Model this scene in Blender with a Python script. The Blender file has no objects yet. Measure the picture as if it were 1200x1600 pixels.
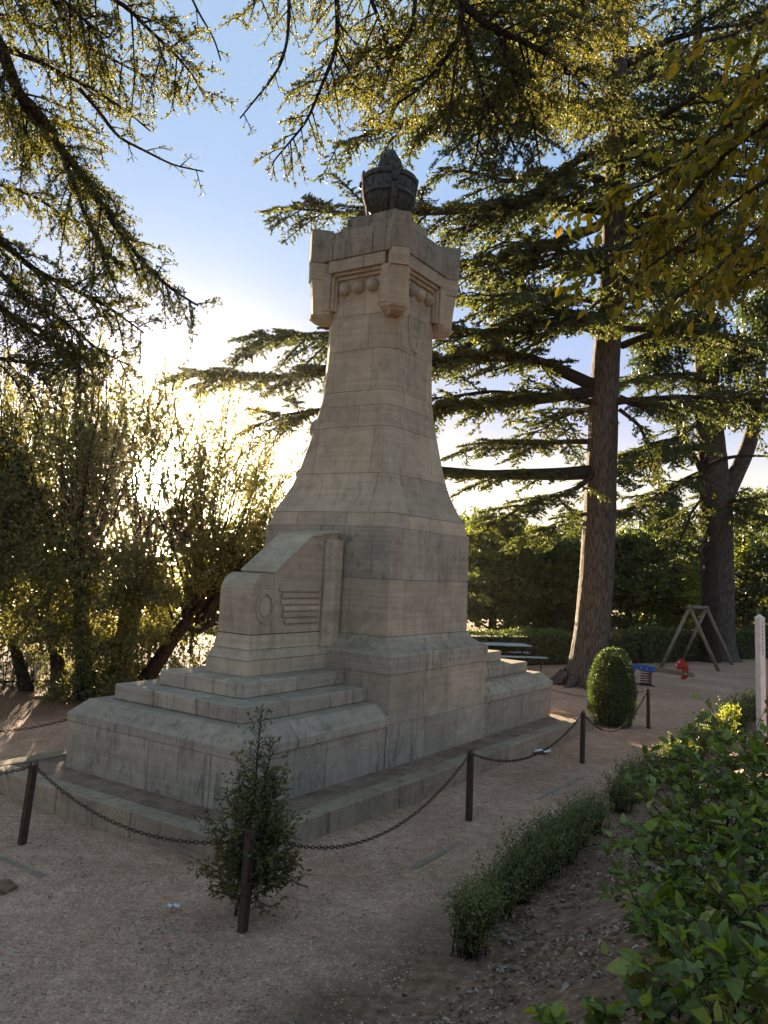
import bpy, bmesh, math
import numpy as np
from mathutils import Vector, Matrix

# ------------------------------------------------------------------ camera, world, sun, exposure
sc = bpy.context.scene
col = sc.collection
PITCH, ROLL, YAW = math.radians(3.998), math.radians(3.136), math.radians(33.47)
FPX, CAMZ = 1270.3, 2.8
_f = np.array([0, math.cos(PITCH), math.sin(PITCH)])
_u0 = np.array([0, -math.sin(PITCH), math.cos(PITCH)])
_r0 = np.array([1.0, 0, 0])
RGT = math.cos(ROLL) * _r0 + math.sin(ROLL) * _u0
UPV = -math.sin(ROLL) * _r0 + math.cos(ROLL) * _u0
CAM = np.array([0, 0, CAMZ])
cd = bpy.data.cameras.new('camera')
cam = bpy.data.objects.new('camera', cd)
col.objects.link(cam)
cam.matrix_world = Matrix(((RGT[0], UPV[0], -_f[0], 0), (RGT[1], UPV[1], -_f[1], 0),
                           (RGT[2], UPV[2], -_f[2], CAMZ), (0, 0, 0, 1)))
cd.sensor_fit = 'VERTICAL'; cd.sensor_height = 24.0
cd.lens = FPX / 1600 * 24.0
cd.clip_start = 0.05; cd.clip_end = 6000
sc.camera = cam

SUN_EL, SUN_AZ = math.radians(4.9), math.radians(-15.66)       # azimuth measured from +Y towards +X
SUN = Vector((math.sin(SUN_AZ) * math.cos(SUN_EL), math.cos(SUN_AZ) * math.cos(SUN_EL), math.sin(SUN_EL)))
world = bpy.data.worlds.new('World'); sc.world = world
world.use_nodes = True
wn, wl = world.node_tree.nodes, world.node_tree.links
wn.clear()
wo = wn.new('ShaderNodeOutputWorld'); wb = wn.new('ShaderNodeBackground')
sky = wn.new('ShaderNodeTexSky'); sky.sky_type = 'NISHITA'
sky.sun_disc = False
sky.sun_elevation = SUN_EL; sky.sun_rotation = SUN_AZ
sky.altitude = 200; sky.air_density = 1.0; sky.dust_density = 1.0; sky.ozone_density = 1.6
wb.inputs['Strength'].default_value = 0.15
# the bright aureole round the low sun
geo = wn.new('ShaderNodeNewGeometry')
dot = wn.new('ShaderNodeVectorMath'); dot.operation = 'DOT_PRODUCT'
dot.inputs[1].default_value = (-SUN.x, -SUN.y, -SUN.z)
wl.new(geo.outputs['Incoming'], dot.inputs[0])
def glow(power, col_, amount, prev):
    p = wn.new('ShaderNodeMath'); p.operation = 'POWER'
    mx = wn.new('ShaderNodeMath'); mx.operation = 'MAXIMUM'; mx.inputs[1].default_value = 0
    wl.new(dot.outputs['Value'], mx.inputs[0]); wl.new(mx.outputs[0], p.inputs[0]); p.inputs[1].default_value = power
    m = wn.new('ShaderNodeMix'); m.data_type = 'RGBA'; m.blend_type = 'ADD'
    m.clamp_factor = False
    sc_ = wn.new('ShaderNodeMath'); sc_.operation = 'MULTIPLY'; sc_.inputs[1].default_value = amount
    wl.new(p.outputs[0], sc_.inputs[0]); wl.new(sc_.outputs[0], m.inputs[0])
    wl.new(prev, m.inputs[6]); m.inputs[7].default_value = (*col_, 1)
    return m.outputs[2]
gm = wn.new('ShaderNodeGamma'); gm.inputs[1].default_value = 0.7; wl.new(sky.outputs[0], gm.inputs[0])
def vm(op, a, b):
    n = wn.new('ShaderNodeVectorMath'); n.operation = op
    for k, v in ((0, a), (1, b)):
        if isinstance(v, tuple): n.inputs[k].default_value = v
        else: wl.new(v, n.inputs[k])
    return n.outputs[0]
# soft shoulder so that the sky near the sun keeps its colour
sh_ = vm('DIVIDE', gm.outputs[0], vm('ADD', vm('MULTIPLY', gm.outputs[0], (0.95, 0.95, 0.95)), (0.86, 0.86, 0.86)))
# evening air: rosy pale towards the horizon all round, deeper blue overhead
sz = wn.new('ShaderNodeSeparateXYZ'); wl.new(geo.outputs['Incoming'], sz.inputs[0])
ng = wn.new('ShaderNodeMath'); ng.operation = 'MULTIPLY'; ng.inputs[1].default_value = -1; wl.new(sz.outputs['Z'], ng.inputs[0])
cr = wn.new('ShaderNodeValToRGB'); cr.color_ramp.interpolation = 'B_SPLINE'; wl.new(ng.outputs[0], cr.inputs[0])
cr.color_ramp.elements[0].position = 0.0; cr.color_ramp.elements[0].color = (2.5, 1.95, 1.80, 1)
cr.color_ramp.elements[1].position = 0.75; cr.color_ramp.elements[1].color = (0.70, 0.88, 2.9, 1)
for p_, c_ in ((0.07, (1.65, 1.50, 1.85)), (0.13, (0.90, 0.92, 1.75)), (0.20, (0.58, 0.66, 1.95)), (0.34, (0.46, 0.66, 2.7)), (0.52, (0.46, 0.68, 3.0))):
    em = cr.color_ramp.elements.new(p_); em.color = (*c_, 1)
o_ = vm('MULTIPLY', sh_, cr.outputs[0])
o_ = glow(80, (1.0, 0.97, 0.90), 0.25, o_)
o_ = glow(500, (1.0, 0.84, 0.55), 8.0, o_)
o_ = glow(3000, (1.0, 0.88, 0.60), 300.0, o_)
wl.new(o_, wb.inputs['Color']); wl.new(wb.outputs[0], wo.inputs[0])

sd = bpy.data.lights.new('sun', 'SUN'); sd.energy = 5.0; sd.angle = math.radians(0.53); sd.color = (1.0, 0.79, 0.52)
sun = bpy.data.objects.new('sun', sd); col.objects.link(sun)
sun.rotation_euler = SUN.to_track_quat('Z', 'Y').to_euler()
sc.view_settings.view_transform = 'Standard'
try: sc.view_settings.look = 'None'
except Exception: pass
sc.view_settings.exposure = 3.1
sc.view_settings.gamma = 1.0
sc.view_settings.use_white_balance = True; sc.view_settings.white_balance_temperature = 6650; sc.view_settings.white_balance_tint = 12
sc.view_settings.use_curve_mapping = False
sc.render.engine = 'CYCLES'
sc.cycles.use_denoising = True
sc.cycles.max_bounces = 6; sc.cycles.diffuse_bounces = 3; sc.cycles.glossy_bounces = 2
sc.cycles.transmission_bounces = 4; sc.cycles.transparent_max_bounces = 4; sc.cycles.volume_bounces = 0
sc.cycles.caustics_reflective = False; sc.cycles.caustics_refractive = False
sc.cycles.sample_clamp_indirect = 4.0

# ------------------------------------------------------------------ places
UA = np.array([math.sin(YAW), math.cos(YAW), 0.0]); VA = np.array([-math.cos(YAW), math.sin(YAW), 0.0])
ORG = np.array([0.2042, 10.6551, 0.0])
def mon(a, b, z=0.0):
    return ORG + a * UA + b * VA + np.array([0, 0, z])
def at(px, py, d):                              # point of the photograph's pixel at a known distance
    return CAM + (RGT * (px - 600) / FPX - UPV * (py - 800) / FPX + _f) * d
def path(pts, d):
    out = []
    n = len(pts)
    for i, p in enumerate(pts):
        dd = p[2] if len(p) > 2 else (d if np.isscalar(d) else d[0] + (d[1] - d[0]) * i / (n - 1))
        out.append(at(p[0], p[1], dd))
    return np.array(out)
def smooth(t):
    t = np.clip(t, 0, 1); return t * t * (3 - 2 * t)
def bank_h(x, y):                               # height of the earth bank beside the gravel
    b = (x - ORG[0]) * VA[0] + (y - ORG[1]) * VA[1]
    s = -2.78 - b
    return 1.15 * smooth(s / 3.1) + 0.25 * smooth((s - 3.0) / 5.0)

# ------------------------------------------------------------------ mesh buffer
class Buf:
    def __init__(s): s.v = []; s.f = {3: [], 4: []}; s.n = 0
    def add(s, v, f):
        v = np.asarray(v, float).reshape(-1, 3); f = np.asarray(f, np.int64)
        if len(v) == 0 or len(f) == 0: return
        s.f[f.shape[1]].append(f + s.n); s.v.append(v); s.n += len(v)
    def build(s, name, mat, parent=None, smoothed=False):
        me = bpy.data.meshes.new(name)
        V = np.concatenate(s.v); F3 = np.concatenate(s.f[3]) if s.f[3] else np.zeros((0, 3), int)
        F4 = np.concatenate(s.f[4]) if s.f[4] else np.zeros((0, 4), int)
        loops = np.concatenate([F3.ravel(), F4.ravel()]); nf = len(F3) + len(F4)
        starts = np.concatenate([np.arange(len(F3)) * 3, len(F3) * 3 + np.arange(len(F4)) * 4])
        me.vertices.add(len(V)); me.vertices.foreach_set('co', V.astype(np.float32).ravel())
        me.loops.add(len(loops)); me.loops.foreach_set('vertex_index', loops.astype(np.int32))
        me.polygons.add(nf); me.polygons.foreach_set('loop_start', starts.astype(np.int32))
        me.update(calc_edges=True)
        if smoothed: me.polygons.foreach_set('use_smooth', np.ones(nf, bool))
        me.materials.append(mat)
        return link(name, me, parent)
def link(name, me, parent=None):
    o = bpy.data.objects.new(name, me); col.objects.link(o)
    if parent is not None:
        o.parent = parent
        if parent.type == 'EMPTY' and parent.get('world_parts'): o.matrix_parent_inverse = Matrix.Translation(-Vector(parent.location))
    return o
def tag(o, label=None, cat=None, group=None, kind=None):
    for k, v in (('label', label), ('category', cat), ('group', group), ('kind', kind)):
        if v: o[k] = v
    return o
def thing(name, loc, label, cat, group=None, rotz=0.0, local=False):
    """An Empty at the base of a thing; with local=False its parts are given in world coordinates."""
    o = bpy.data.objects.new(name, None); o.empty_display_size = 0.3; col.objects.link(o)
    o.location = loc; o.rotation_euler = (0, 0, rotz)
    if not local: o['world_parts'] = True
    return tag(o, label, cat, group)
def bm_obj(name, bm, mat, parent=None, smoothed=False):
    bmesh.ops.recalc_face_normals(bm, faces=bm.faces)
    me = bpy.data.meshes.new(name); bm.to_mesh(me); bm.free()
    if smoothed: me.polygons.foreach_set('use_smooth', np.ones(len(me.polygons), bool))
    me.materials.append(mat)
    return link(name, me, parent)
def box(bm, lo, hi, bev=0.0):
    lo = Vector(lo); hi = Vector(hi)
    r = bmesh.ops.create_cube(bm, size=1.0)
    vs = r['verts']
    for v in vs: v.co = Vector([(lo[i] + hi[i]) / 2 + v.co[i] * (hi[i] - lo[i]) for i in range(3)])
    if bev > 0:
        es = list({e for v in vs for e in v.link_edges})
        bmesh.ops.bevel(bm, geom=es, offset=bev, segments=1, affect='EDGES', profile=0.5)
    return vs
def loft(bm, loops, cap=True):
    rows = [[bm.verts.new(p) for p in L] for L in loops]
    n = len(rows[0])
    for i in range(len(rows) - 1):
        for j in range(n):
            try: bm.faces.new((rows[i][j], rows[i][(j + 1) % n], rows[i + 1][(j + 1) % n], rows[i + 1][j]))
            except Exception: pass
    if cap:
        bm.faces.new(rows[0][::-1]); bm.faces.new(rows[-1])
def unit(v): 
    return v / np.maximum(np.linalg.norm(v, axis=-1, keepdims=True), 1e-9)

def tubes(buf, P, R, sides=4, ref=None, cap=True):
    """P (B,n,3) polylines, R (B,n) radii -> tube walls"""
    P = np.asarray(P, float); R = np.asarray(R, float)
    if P.ndim == 2: P = P[None]; R = R[None]
    B, n, _ = P.shape
    T = unit(np.gradient(P, axis=1))
    if ref is None:
        ref = np.where(np.abs(T[:, :1, 2:3]) > 0.7, np.array([[[1.0, 0, 0]]]), np.array([[[0, 0, 1.0]]]))
    N1 = unit(np.cross(T, np.broadcast_to(ref, T.shape))); N2 = np.cross(T, N1)
    a = np.arange(sides) / sides * 2 * math.pi
    ring = P[:, :, None] + R[:, :, None, None] * (np.cos(a)[None, None, :, None] * N1[:, :, None] + np.sin(a)[None, None, :, None] * N2[:, :, None])
    idx = np.arange(B * n * sides).reshape(B, n, sides)
    q = np.stack([idx[:, :-1], np.roll(idx[:, :-1], -1, 2), np.roll(idx[:, 1:], -1, 2), idx[:, 1:]], -1)
    buf.add(ring, q.reshape(-1, 4))
    if cap and sides == 4:
        buf.add(np.zeros((0, 3)), np.zeros((0, 4)))
def bark_tube(P, R, sides=28, seed=1, rough=0.06, step=0.12, flare=0):
    """a trunk as one displaced tube with ridged bark; P (n,3) R (n)"""
    rng = np.random.default_rng(seed)
    P = np.asarray(P, float); R = np.asarray(R, float)
    s = np.r_[0, np.cumsum(np.linalg.norm(np.diff(P, axis=0), axis=1))]
    m = max(4, int(s[-1] / step)); t = np.linspace(0, s[-1], m)
    def sm(y):
        y = np.interp(t, s, y); k = np.ones(9) / 9
        return np.convolve(np.r_[[y[0]] * 4, y, [y[-1]] * 4], k, 'valid')
    C = np.stack([sm(P[:, i]) for i in range(3)], 1); Rr = np.interp(t, s, R)
    a = np.arange(sides) / sides * 2 * math.pi
    ph = rng.random(6) * 6.28
    T = unit(np.gradient(C, axis=0)); ref = np.array([1.0, 0, 0]) if abs(T[0, 2]) > 0.6 else np.array([0, 0, 1.0])
    N1 = unit(np.cross(T, ref)); N2 = np.cross(T, N1)
    A, S = np.meshgrid(a, t)
    lob = 1 + rough * (np.sin(A * 3 + ph[0] + S * 0.15) + 0.6 * np.sin(A * 5 + ph[1] - S * 0.2)) * 0.5
    ridge = rough * 0.45 * np.sign(np.sin(A * sides / 3.0 + 2.2 * np.sin(S * 1.7 + ph[2]))) * rng.uniform(0.4, 1.0, A.shape)
    fl = 1 + flare * np.exp(-S / 0.35) * (1 + 0.35 * np.sin(A * 5 + ph[3]))
    rad = Rr[:, None] * (lob * fl) + Rr.mean() * ridge
    V = C[:, None] + rad[..., None] * (np.cos(A)[..., None] * N1[:, None] + np.sin(A)[..., None] * N2[:, None])
    idx = np.arange(m * sides).reshape(m, sides)
    q = np.stack([idx[:-1], np.roll(idx[:-1], -1, 1), np.roll(idx[1:], -1, 1), idx[1:]], -1).reshape(-1, 4)
    return V.reshape(-1, 3), q

# ------------------------------------------------------------------ materials
def new_mat(name):
    m = bpy.data.materials.new(name); m.use_nodes = True
    nt = m.node_tree; nt.nodes.clear()
    out = nt.nodes.new('ShaderNodeOutputMaterial')
    return m, nt, out
def N(nt, t, **kw):
    n = nt.nodes.new(t)
    for k, v in kw.items():
        if k.startswith('i_'): n.inputs[k[2:]].default_value = v
        else: setattr(n, k, v)
    return n
def noise(nt, vec, scale, detail=4, rough=0.6, dist=0.0):
    n = N(nt, 'ShaderNodeTexNoise'); n.inputs['Scale'].default_value = scale
    n.inputs['Detail'].default_value = detail; n.inputs['Roughness'].default_value = rough
    n.inputs['Distortion'].default_value = dist
    nt.links.new(vec, n.inputs['Vector']); return n.outputs['Fac']
def ramp(nt, fac, stops, interp='LINEAR'):
    r = N(nt, 'ShaderNodeValToRGB'); r.color_ramp.interpolation = interp
    e = r.color_ramp.elements
    while len(e) > 1: e.remove(e[-1])
    e[0].position = stops[0][0]; c = stops[0][1]; e[0].color = (*c, 1) if len(c) == 3 else c
    for p, c in stops[1:]:
        k = e.new(p); k.color = (*c, 1)
    nt.links.new(fac, r.inputs[0]); return r.outputs[0]
def mixc(nt, fac, a, b, mode='MIX'):
    m = N(nt, 'ShaderNodeMix'); m.data_type = 'RGBA'; m.blend_type = mode
    for s, v in ((0, fac), (6, a), (7, b)):
        if isinstance(v, (int, float)): m.inputs[s].default_value = v
        elif isinstance(v, tuple): m.inputs[s].default_value = (*v, 1)
        else: nt.links.new(v, m.inputs[s])
    return m.outputs[2]
def coords(nt, scale=None, which='Object'):
    t = N(nt, 'ShaderNodeTexCoord'); o = t.outputs[which]
    if scale:
        mp = N(nt, 'ShaderNodeMapping'); mp.inputs['Scale'].default_value = scale
        nt.links.new(o, mp.inputs[0]); o = mp.outputs[0]
    return o
def bump(nt, h, strength, dist):
    b = N(nt, 'ShaderNodeBump'); b.inputs['Strength'].default_value = strength; b.inputs['Distance'].default_value = dist
    nt.links.new(h, b.inputs['Height']); return b.outputs[0]
def principled(nt, out, colr, rough=0.8, normal=None, metal=0.0, spec=0.3):
    p = N(nt, 'ShaderNodeBsdfPrincipled')
    if isinstance(colr, tuple): p.inputs['Base Color'].default_value = (*colr, 1)
    else: nt.links.new(colr, p.inputs['Base Color'])
    if isinstance(rough, (int, float)): p.inputs['Roughness'].default_value = rough
    else: nt.links.new(rough, p.inputs['Roughness'])
    p.inputs['Metallic'].default_value = metal; p.inputs['Specular IOR Level'].default_value = spec
    if normal is not None: nt.links.new(normal, p.inputs['Normal'])
    nt.links.new(p.outputs[0], out.inputs[0]); return p

def stone_mat(name, base, dark, streak=0.6, lich=0.5, up_dirt=0.5):
    m, nt, out = new_mat(name)
    g = N(nt, 'ShaderNodeNewGeometry')
    pos = g.outputs['Position']
    def scaled(s):
        mp = N(nt, 'ShaderNodeMapping'); mp.inputs['Scale'].default_value = s
        nt.links.new(pos, mp.inputs[0]); return mp.outputs[0]
    big = noise(nt, pos, 0.9, 5, 0.65)
    c = ramp(nt, big, [(0.3, tuple(x * 0.80 for x in base)), (0.7, tuple(x * 1.12 for x in base))])
    per = ramp(nt, g.outputs['Random Per Island'], [(0, (0.93, 0.93, 0.94)), (1, (1.05, 1.04, 1.02))])
    oi = N(nt, 'ShaderNodeObjectInfo')
    per2 = ramp(nt, oi.outputs['Random'], [(0, (0.86, 0.855, 0.85)), (0.5, (0.98, 0.97, 0.96)), (1, (1.08, 1.07, 1.04))])
    c = mixc(nt, 1.0, c, per2, 'MULTIPLY')
    # sedimentary bands
    bands = noise(nt, scaled((0.35, 0.35, 9.0)), 2.2, 5, 0.6, 0.4)
    bc = ramp(nt, bands, [(0.35, (0.86, 0.84, 0.82)), (0.6, (1.06, 1.05, 1.03))])
    c = mixc(nt, 0.75, c, bc, 'MULTIPLY')
    # rain streaks
    st = noise(nt, scaled((6.0, 6.0, 0.8)), 1.0, 8, 0.78, 1.2)
    patch = noise(nt, pos, 0.75, 5, 0.6)
    pm = ramp(nt, patch, [(0.36, (0, 0, 0)), (0.60, (1, 1, 1))])
    sm_ = ramp(nt, st, [(0.50, (0, 0, 0)), (0.66, (1, 1, 1))])
    mm = mixc(nt, 1.0, sm_, pm, 'MULTIPLY')
    mm2 = N(nt, 'ShaderNodeMath'); mm2.operation = 'MULTIPLY'; mm2.inputs[1].default_value = streak
    nt.links.new(mm, mm2.inputs[0])
    c = mixc(nt, mm2.outputs[0], c, dark)
    # mottled lichen
    li = noise(nt, pos, 7.0, 7, 0.75)
    lm = ramp(nt, li, [(0.52, (0, 0, 0)), (0.66, (1, 1, 1))])
    l2 = noise(nt, pos, 1.3, 3, 0.6)
    lm2 = ramp(nt, l2, [(0.45, (0, 0, 0)), (0.65, (1, 1, 1))])
    mk = mixc(nt, 1.0, lm, lm2, 'MULTIPLY')
    mk2 = N(nt, 'ShaderNodeMath'); mk2.operation = 'MULTIPLY'; mk2.inputs[1].default_value = lich
    nt.links.new(mk, mk2.inputs[0])
    c = mixc(nt, mk2.outputs[0], c, tuple(x * 1.25 for x in dark))
    # dirt that settles on ledges
    sx = N(nt, 'ShaderNodeSeparateXYZ'); nt.links.new(g.outputs['Normal'], sx.inputs[0])
    um = ramp(nt, sx.outputs['Z'], [(0.35, (0, 0, 0)), (0.9, (1, 1, 1))])
    un = ramp(nt, noise(nt, pos, 5.0, 5, 0.7), [(0.38, (0.15, 0.15, 0.15)), (0.62, (1, 1, 1))])
    ud = mixc(nt, 1.0, um, un, 'MULTIPLY')
    ud2 = N(nt, 'ShaderNodeMath'); ud2.operation = 'MULTIPLY'; ud2.inputs[1].default_value = up_dirt
    nt.links.new(ud, ud2.inputs[0])
    c = mixc(nt, ud2.outputs[0], c, (base[0] * 0.62, base[1] * 0.58, base[2] * 0.48))
    blot = noise(nt, pos, 3.2, 8, 0.75, 0.5)
    c = mixc(nt, 0.8, c, ramp(nt, blot, [(0.34, (0.72, 0.71, 0.69)), (0.5, (1.0, 1.0, 1.0)), (0.68, (1.10, 1.09, 1.07))]), 'MULTIPLY')
    fine = noise(nt, pos, 45, 6, 0.7)
    c = mixc(nt, 0.35, c, ramp(nt, fine, [(0.3, (0.72, 0.72, 0.72)), (0.7, (1.15, 1.15, 1.15))]), 'MULTIPLY')
    h = mixc(nt, 0.5, ramp(nt, fine, [(0, (0, 0, 0)), (1, (1, 1, 1))]), ramp(nt, bands, [(0, (0, 0, 0)), (1, (1, 1, 1))]))
    principled(nt, out, c, 0.9, bump(nt, h, 0.55, 0.02), spec=0.15)
    return m
STONE = stone_mat('pale_travertine', (0.48, 0.385, 0.275), (0.12, 0.11, 0.095), 0.55, 0.35, 0.5)
STONE_DK = stone_mat('weathered_travertine', (0.43, 0.36, 0.275), (0.085, 0.078, 0.064), 0.9, 0.9, 0.7)
STONE_CAP = stone_mat('blackened_travertine', (0.33, 0.275, 0.21), (0.07, 0.068, 0.055), 0.95, 0.75, 0.7)
CONC = stone_mat('kerb_concrete', (0.37, 0.285, 0.20), (0.10, 0.08, 0.055), 0.7, 0.8, 0.35)
EDGE = stone_mat('edging_stone', (0.34, 0.27, 0.20), (0.12, 0.10, 0.08), 0.3, 0.8, 0.6)

def simple(name, c, rough=0.7, metal=0.0, var=0.25, scale=8.0, bmp=0.3, bd=0.004, stretch=None, c2=None, spec=0.3):
    m, nt, out = new_mat(name)
    v = coords(nt, stretch)
    f = noise(nt, v, scale, 5, 0.65)
    lo = tuple(x * (1 - var) for x in c); hi = c2 or tuple(min(1, x * (1 + var)) for x in c)
    cc = ramp(nt, f, [(0.32, lo), (0.68, hi)])
    principled(nt, out, cc, rough, bump(nt, f, bmp, bd), metal, spec)
    return m
CORE = simple('joint_mortar', (0.16, 0.14, 0.115), 0.95)
BRONZE = simple('dark_bronze', (0.040, 0.036, 0.030), 0.55, 0.4, 0.5, 14, 0.5, 0.006, c2=(0.085, 0.082, 0.070))
RUST = simple('rusty_iron', (0.075, 0.047, 0.032), 0.85, 0.3, 0.4, 30, 0.5, 0.002)
WOODPOLE = simple('weathered_timber', (0.20, 0.16, 0.115), 0.85, 0, 0.3, 6, 0.4, 0.004, (6, 6, 0.6))
BEAM = simple('seesaw_timber', (0.17, 0.11, 0.06), 0.75, 0, 0.3, 8, 0.3, 0.003)
REDP = simple('red_panel', (0.34, 0.028, 0.018), 0.5, 0, 0.12, 5, 0.05)
BLUEP = simple('blue_panel', (0.02, 0.085, 0.27), 0.5, 0, 0.12, 5, 0.05)
WHITEP = simple('white_paint', (0.62, 0.60, 0.56), 0.6, 0, 0.12, 9, 0.1)
GREYPRINT = simple('grey_print', (0.22, 0.22, 0.22), 0.7, 0, 0.1)
BOLT = simple('zinc_bolt', (0.6, 0.6, 0.6), 0.4, 0.7, 0.1)
TABLE = simple('sky_sheen_slats', (0.36, 0.42, 0.44), 0.45, 0, 0.1, 6, 0.05)  # pale blue sky reflection put into the slat colour
PAPER = simple('paper', (0.75, 0.75, 0.74), 0.8, 0, 0.08)

def ground_mat():
    m, nt, out = new_mat('gravel')
    pos = N(nt, 'ShaderNodeNewGeometry').outputs['Position']
    v = N(nt, 'ShaderNodeTexVoronoi'); v.inputs['Scale'].default_value = 55; nt.links.new(pos, v.inputs['Vector'])
    cell = ramp(nt, v.outputs['Color'], [(0.0, (0.32, 0.19, 0.135)), (0.35, (0.43, 0.275, 0.20)), (0.75, (0.50, 0.335, 0.25)), (1, (0.64, 0.50, 0.40))])
    big = noise(nt, pos, 0.55, 6, 0.65)
    c = mixc(nt, 1.0, cell, ramp(nt, big, [(0.32, (0.80, 0.73, 0.64)), (0.66, (1.14, 1.08, 1.02))]), 'MULTIPLY')
    mid = noise(nt, pos, 5.5, 6, 0.75)
    c = mixc(nt, 0.8, c, ramp(nt, mid, [(0.35, (0.72, 0.67, 0.60)), (0.62, (1.12, 1.09, 1.05))]), 'MULTIPLY')
    # earth shows through along the planting border and under the trees
    sx = N(nt, 'ShaderNodeSeparateXYZ'); nt.links.new(pos, sx.inputs[0])
    d = N(nt, 'ShaderNodeVectorMath'); d.operation = 'DOT_PRODUCT'
    sh = N(nt, 'ShaderNodeVectorMath'); sh.operation = 'SUBTRACT'; sh.inputs[1].default_value = tuple(ORG)
    nt.links.new(pos, sh.inputs[0]); nt.links.new(sh.outputs[0], d.inputs[0]); d.inputs[1].default_value = tuple(VA)
    def band(lo, hi, inv=False):
        r = N(nt, 'ShaderNodeMapRange'); r.inputs[1].default_value = lo; r.inputs[2].default_value = hi
        wob = N(nt, 'ShaderNodeMath'); wob.operation = 'MULTIPLY_ADD'; wob.inputs[1].default_value = 1.4
        nt.links.new(noise(nt, pos, 1.6, 5, 0.7), wob.inputs[0]); nt.links.new(d.outputs['Value'], wob.inputs[2])
        nt.links.new(wob.outputs[0], r.inputs[0]); return r.outputs[0]
    soil = ramp(nt, noise(nt, pos, 14, 7, 0.8), [(0.3, (0.10, 0.058, 0.034)), (0.55, (0.18, 0.105, 0.062)), (0.72, (0.28, 0.19, 0.12))])
    inv = N(nt, 'ShaderNodeMath'); inv.operation = 'SUBTRACT'; inv.inputs[0].default_value = 1.0
    nt.links.new(band(-2.1, -1.35), inv.inputs[1])
    c = mixc(nt, inv.outputs[0], c, soil)
    c = mixc(nt, band(6.6, 7.6), c, soil)
    h1 = N(nt, 'ShaderNodeMath'); h1.operation = 'MULTIPLY_ADD'; h1.inputs[1].default_value = -0.5
    nt.links.new(v.outputs['Distance'], h1.inputs[0]); nt.links.new(mid, h1.inputs[2])
    principled(nt, out, c, 0.92, bump(nt, h1.outputs[0], 0.8, 0.02), spec=0.15)
    return m
GRAVEL = ground_mat()
SOIL = simple('bank_earth', (0.19, 0.10, 0.055), 0.95, 0, 0.5, 9, 0.8, 0.03, c2=(0.31, 0.185, 0.11))
PLAT = simple('trodden_earth', (0.17, 0.105, 0.065), 0.95, 0, 0.28, 3, 0.6, 0.01, c2=(0.30, 0.20, 0.13))

def bark_mat(name, c, c2, scale=1.0):
    m, nt, out = new_mat(name)
    g = N(nt, 'ShaderNodeNewGeometry'); mp = N(nt, 'ShaderNodeMapping'); mp.inputs['Scale'].default_value = (9 * scale, 9 * scale, 1.6 * scale)
    nt.links.new(g.outputs['Position'], mp.inputs[0])
    f = noise(nt, mp.outputs[0], 2.0, 7, 0.72, 0.6)
    v = N(nt, 'ShaderNodeTexVoronoi'); v.feature = 'DISTANCE_TO_EDGE'; v.inputs['Scale'].default_value = 1.5
    nt.links.new(mp.outputs[0], v.inputs['Vector'])
    cr = ramp(nt, v.outputs['Distance'], [(0.0, (0.35, 0.33, 0.3)), (0.16, (1, 1, 1))])
    cc = mixc(nt, 0.85, ramp(nt, f, [(0.3, c), (0.7, c2)]), cr, 'MULTIPLY')
    h = mixc(nt, 0.5, ramp(nt, f, [(0, (0, 0, 0)), (1, (1, 1, 1))]), cr)
    principled(nt, out, cc, 0.95, bump(nt, h, 0.9, 0.05), spec=0.1)
    return m
BARK = bark_mat('cedar_bark', (0.070, 0.056, 0.047), (0.165, 0.140, 0.120))
BARK2 = bark_mat('dark_bark', (0.030, 0.024, 0.020), (0.085, 0.068, 0.055), 1.6)
TWIG = simple('twig_bark', (0.030, 0.020, 0.015), 0.9, 0, 0.3, 20)

def leaf_mat(name, cols, trans=0.45, rough=0.55, tint=(1.25, 1.15, 0.45), nscale=0.6, gloss=0.25, patch=0.6, blem=False):
    m, nt, out = new_mat(name)
    g = N(nt, 'ShaderNodeNewGeometry')
    r = ramp(nt, g.outputs['Random Per Island'], [(i / (len(cols) - 1), c) for i, c in enumerate(cols)])
    n_ = noise(nt, g.outputs['Position'], nscale, 4, 0.6)
    cc = mixc(nt, patch, r, ramp(nt, n_, [(0.35, (0.62, 0.66, 0.66)), (0.65, (1.25, 1.18, 0.95))]), 'MULTIPLY')
    if blem:
        f2 = noise(nt, g.outputs['Position'], 55, 5, 0.7)
        cc = mixc(nt, 0.8, cc, ramp(nt, f2, [(0.3, (0.62, 0.66, 0.6)), (0.6, (1.15, 1.12, 1.05))]), 'MULTIPLY')
        f3 = noise(nt, g.outputs['Position'], 24, 3, 0.6)
        cc = mixc(nt, ramp(nt, f3, [(0.66, (0, 0, 0)), (0.72, (1, 1, 1))]), cc, (0.11, 0.065, 0.03))
    p = N(nt, 'ShaderNodeBsdfPrincipled'); nt.links.new(cc, p.inputs['Base Color'])
    if blem: nt.links.new(bump(nt, f2, 0.6, 0.004), p.inputs['Normal'])
    p.inputs['Roughness'].default_value = rough; p.inputs['Specular IOR Level'].default_value = gloss
    t = N(nt, 'ShaderNodeBsdfTranslucent')
    nt.links.new(mixc(nt, 1.0, cc, tint, 'MULTIPLY'), t.inputs['Color'])
    mx = N(nt, 'ShaderNodeMixShader'); mx.inputs[0].default_value = trans
    nt.links.new(p.outputs[0], mx.inputs[1]); nt.links.new(t.outputs[0], mx.inputs[2]); nt.links.new(mx.outputs[0], out.inputs[0])
    return m
L_CEDAR = leaf_mat('cedar_needles', [(0.055, 0.075, 0.035), (0.085, 0.10, 0.045), (0.12, 0.125, 0.06)], 0.42, tint=(1.45, 1.45, 0.60))
L_CEDARN = leaf_mat('golden_cedar_needles', [(0.065, 0.085, 0.035), (0.10, 0.115, 0.045), (0.16, 0.15, 0.06)], 0.48, tint=(1.6, 1.45, 0.6), nscale=0.9)
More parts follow.
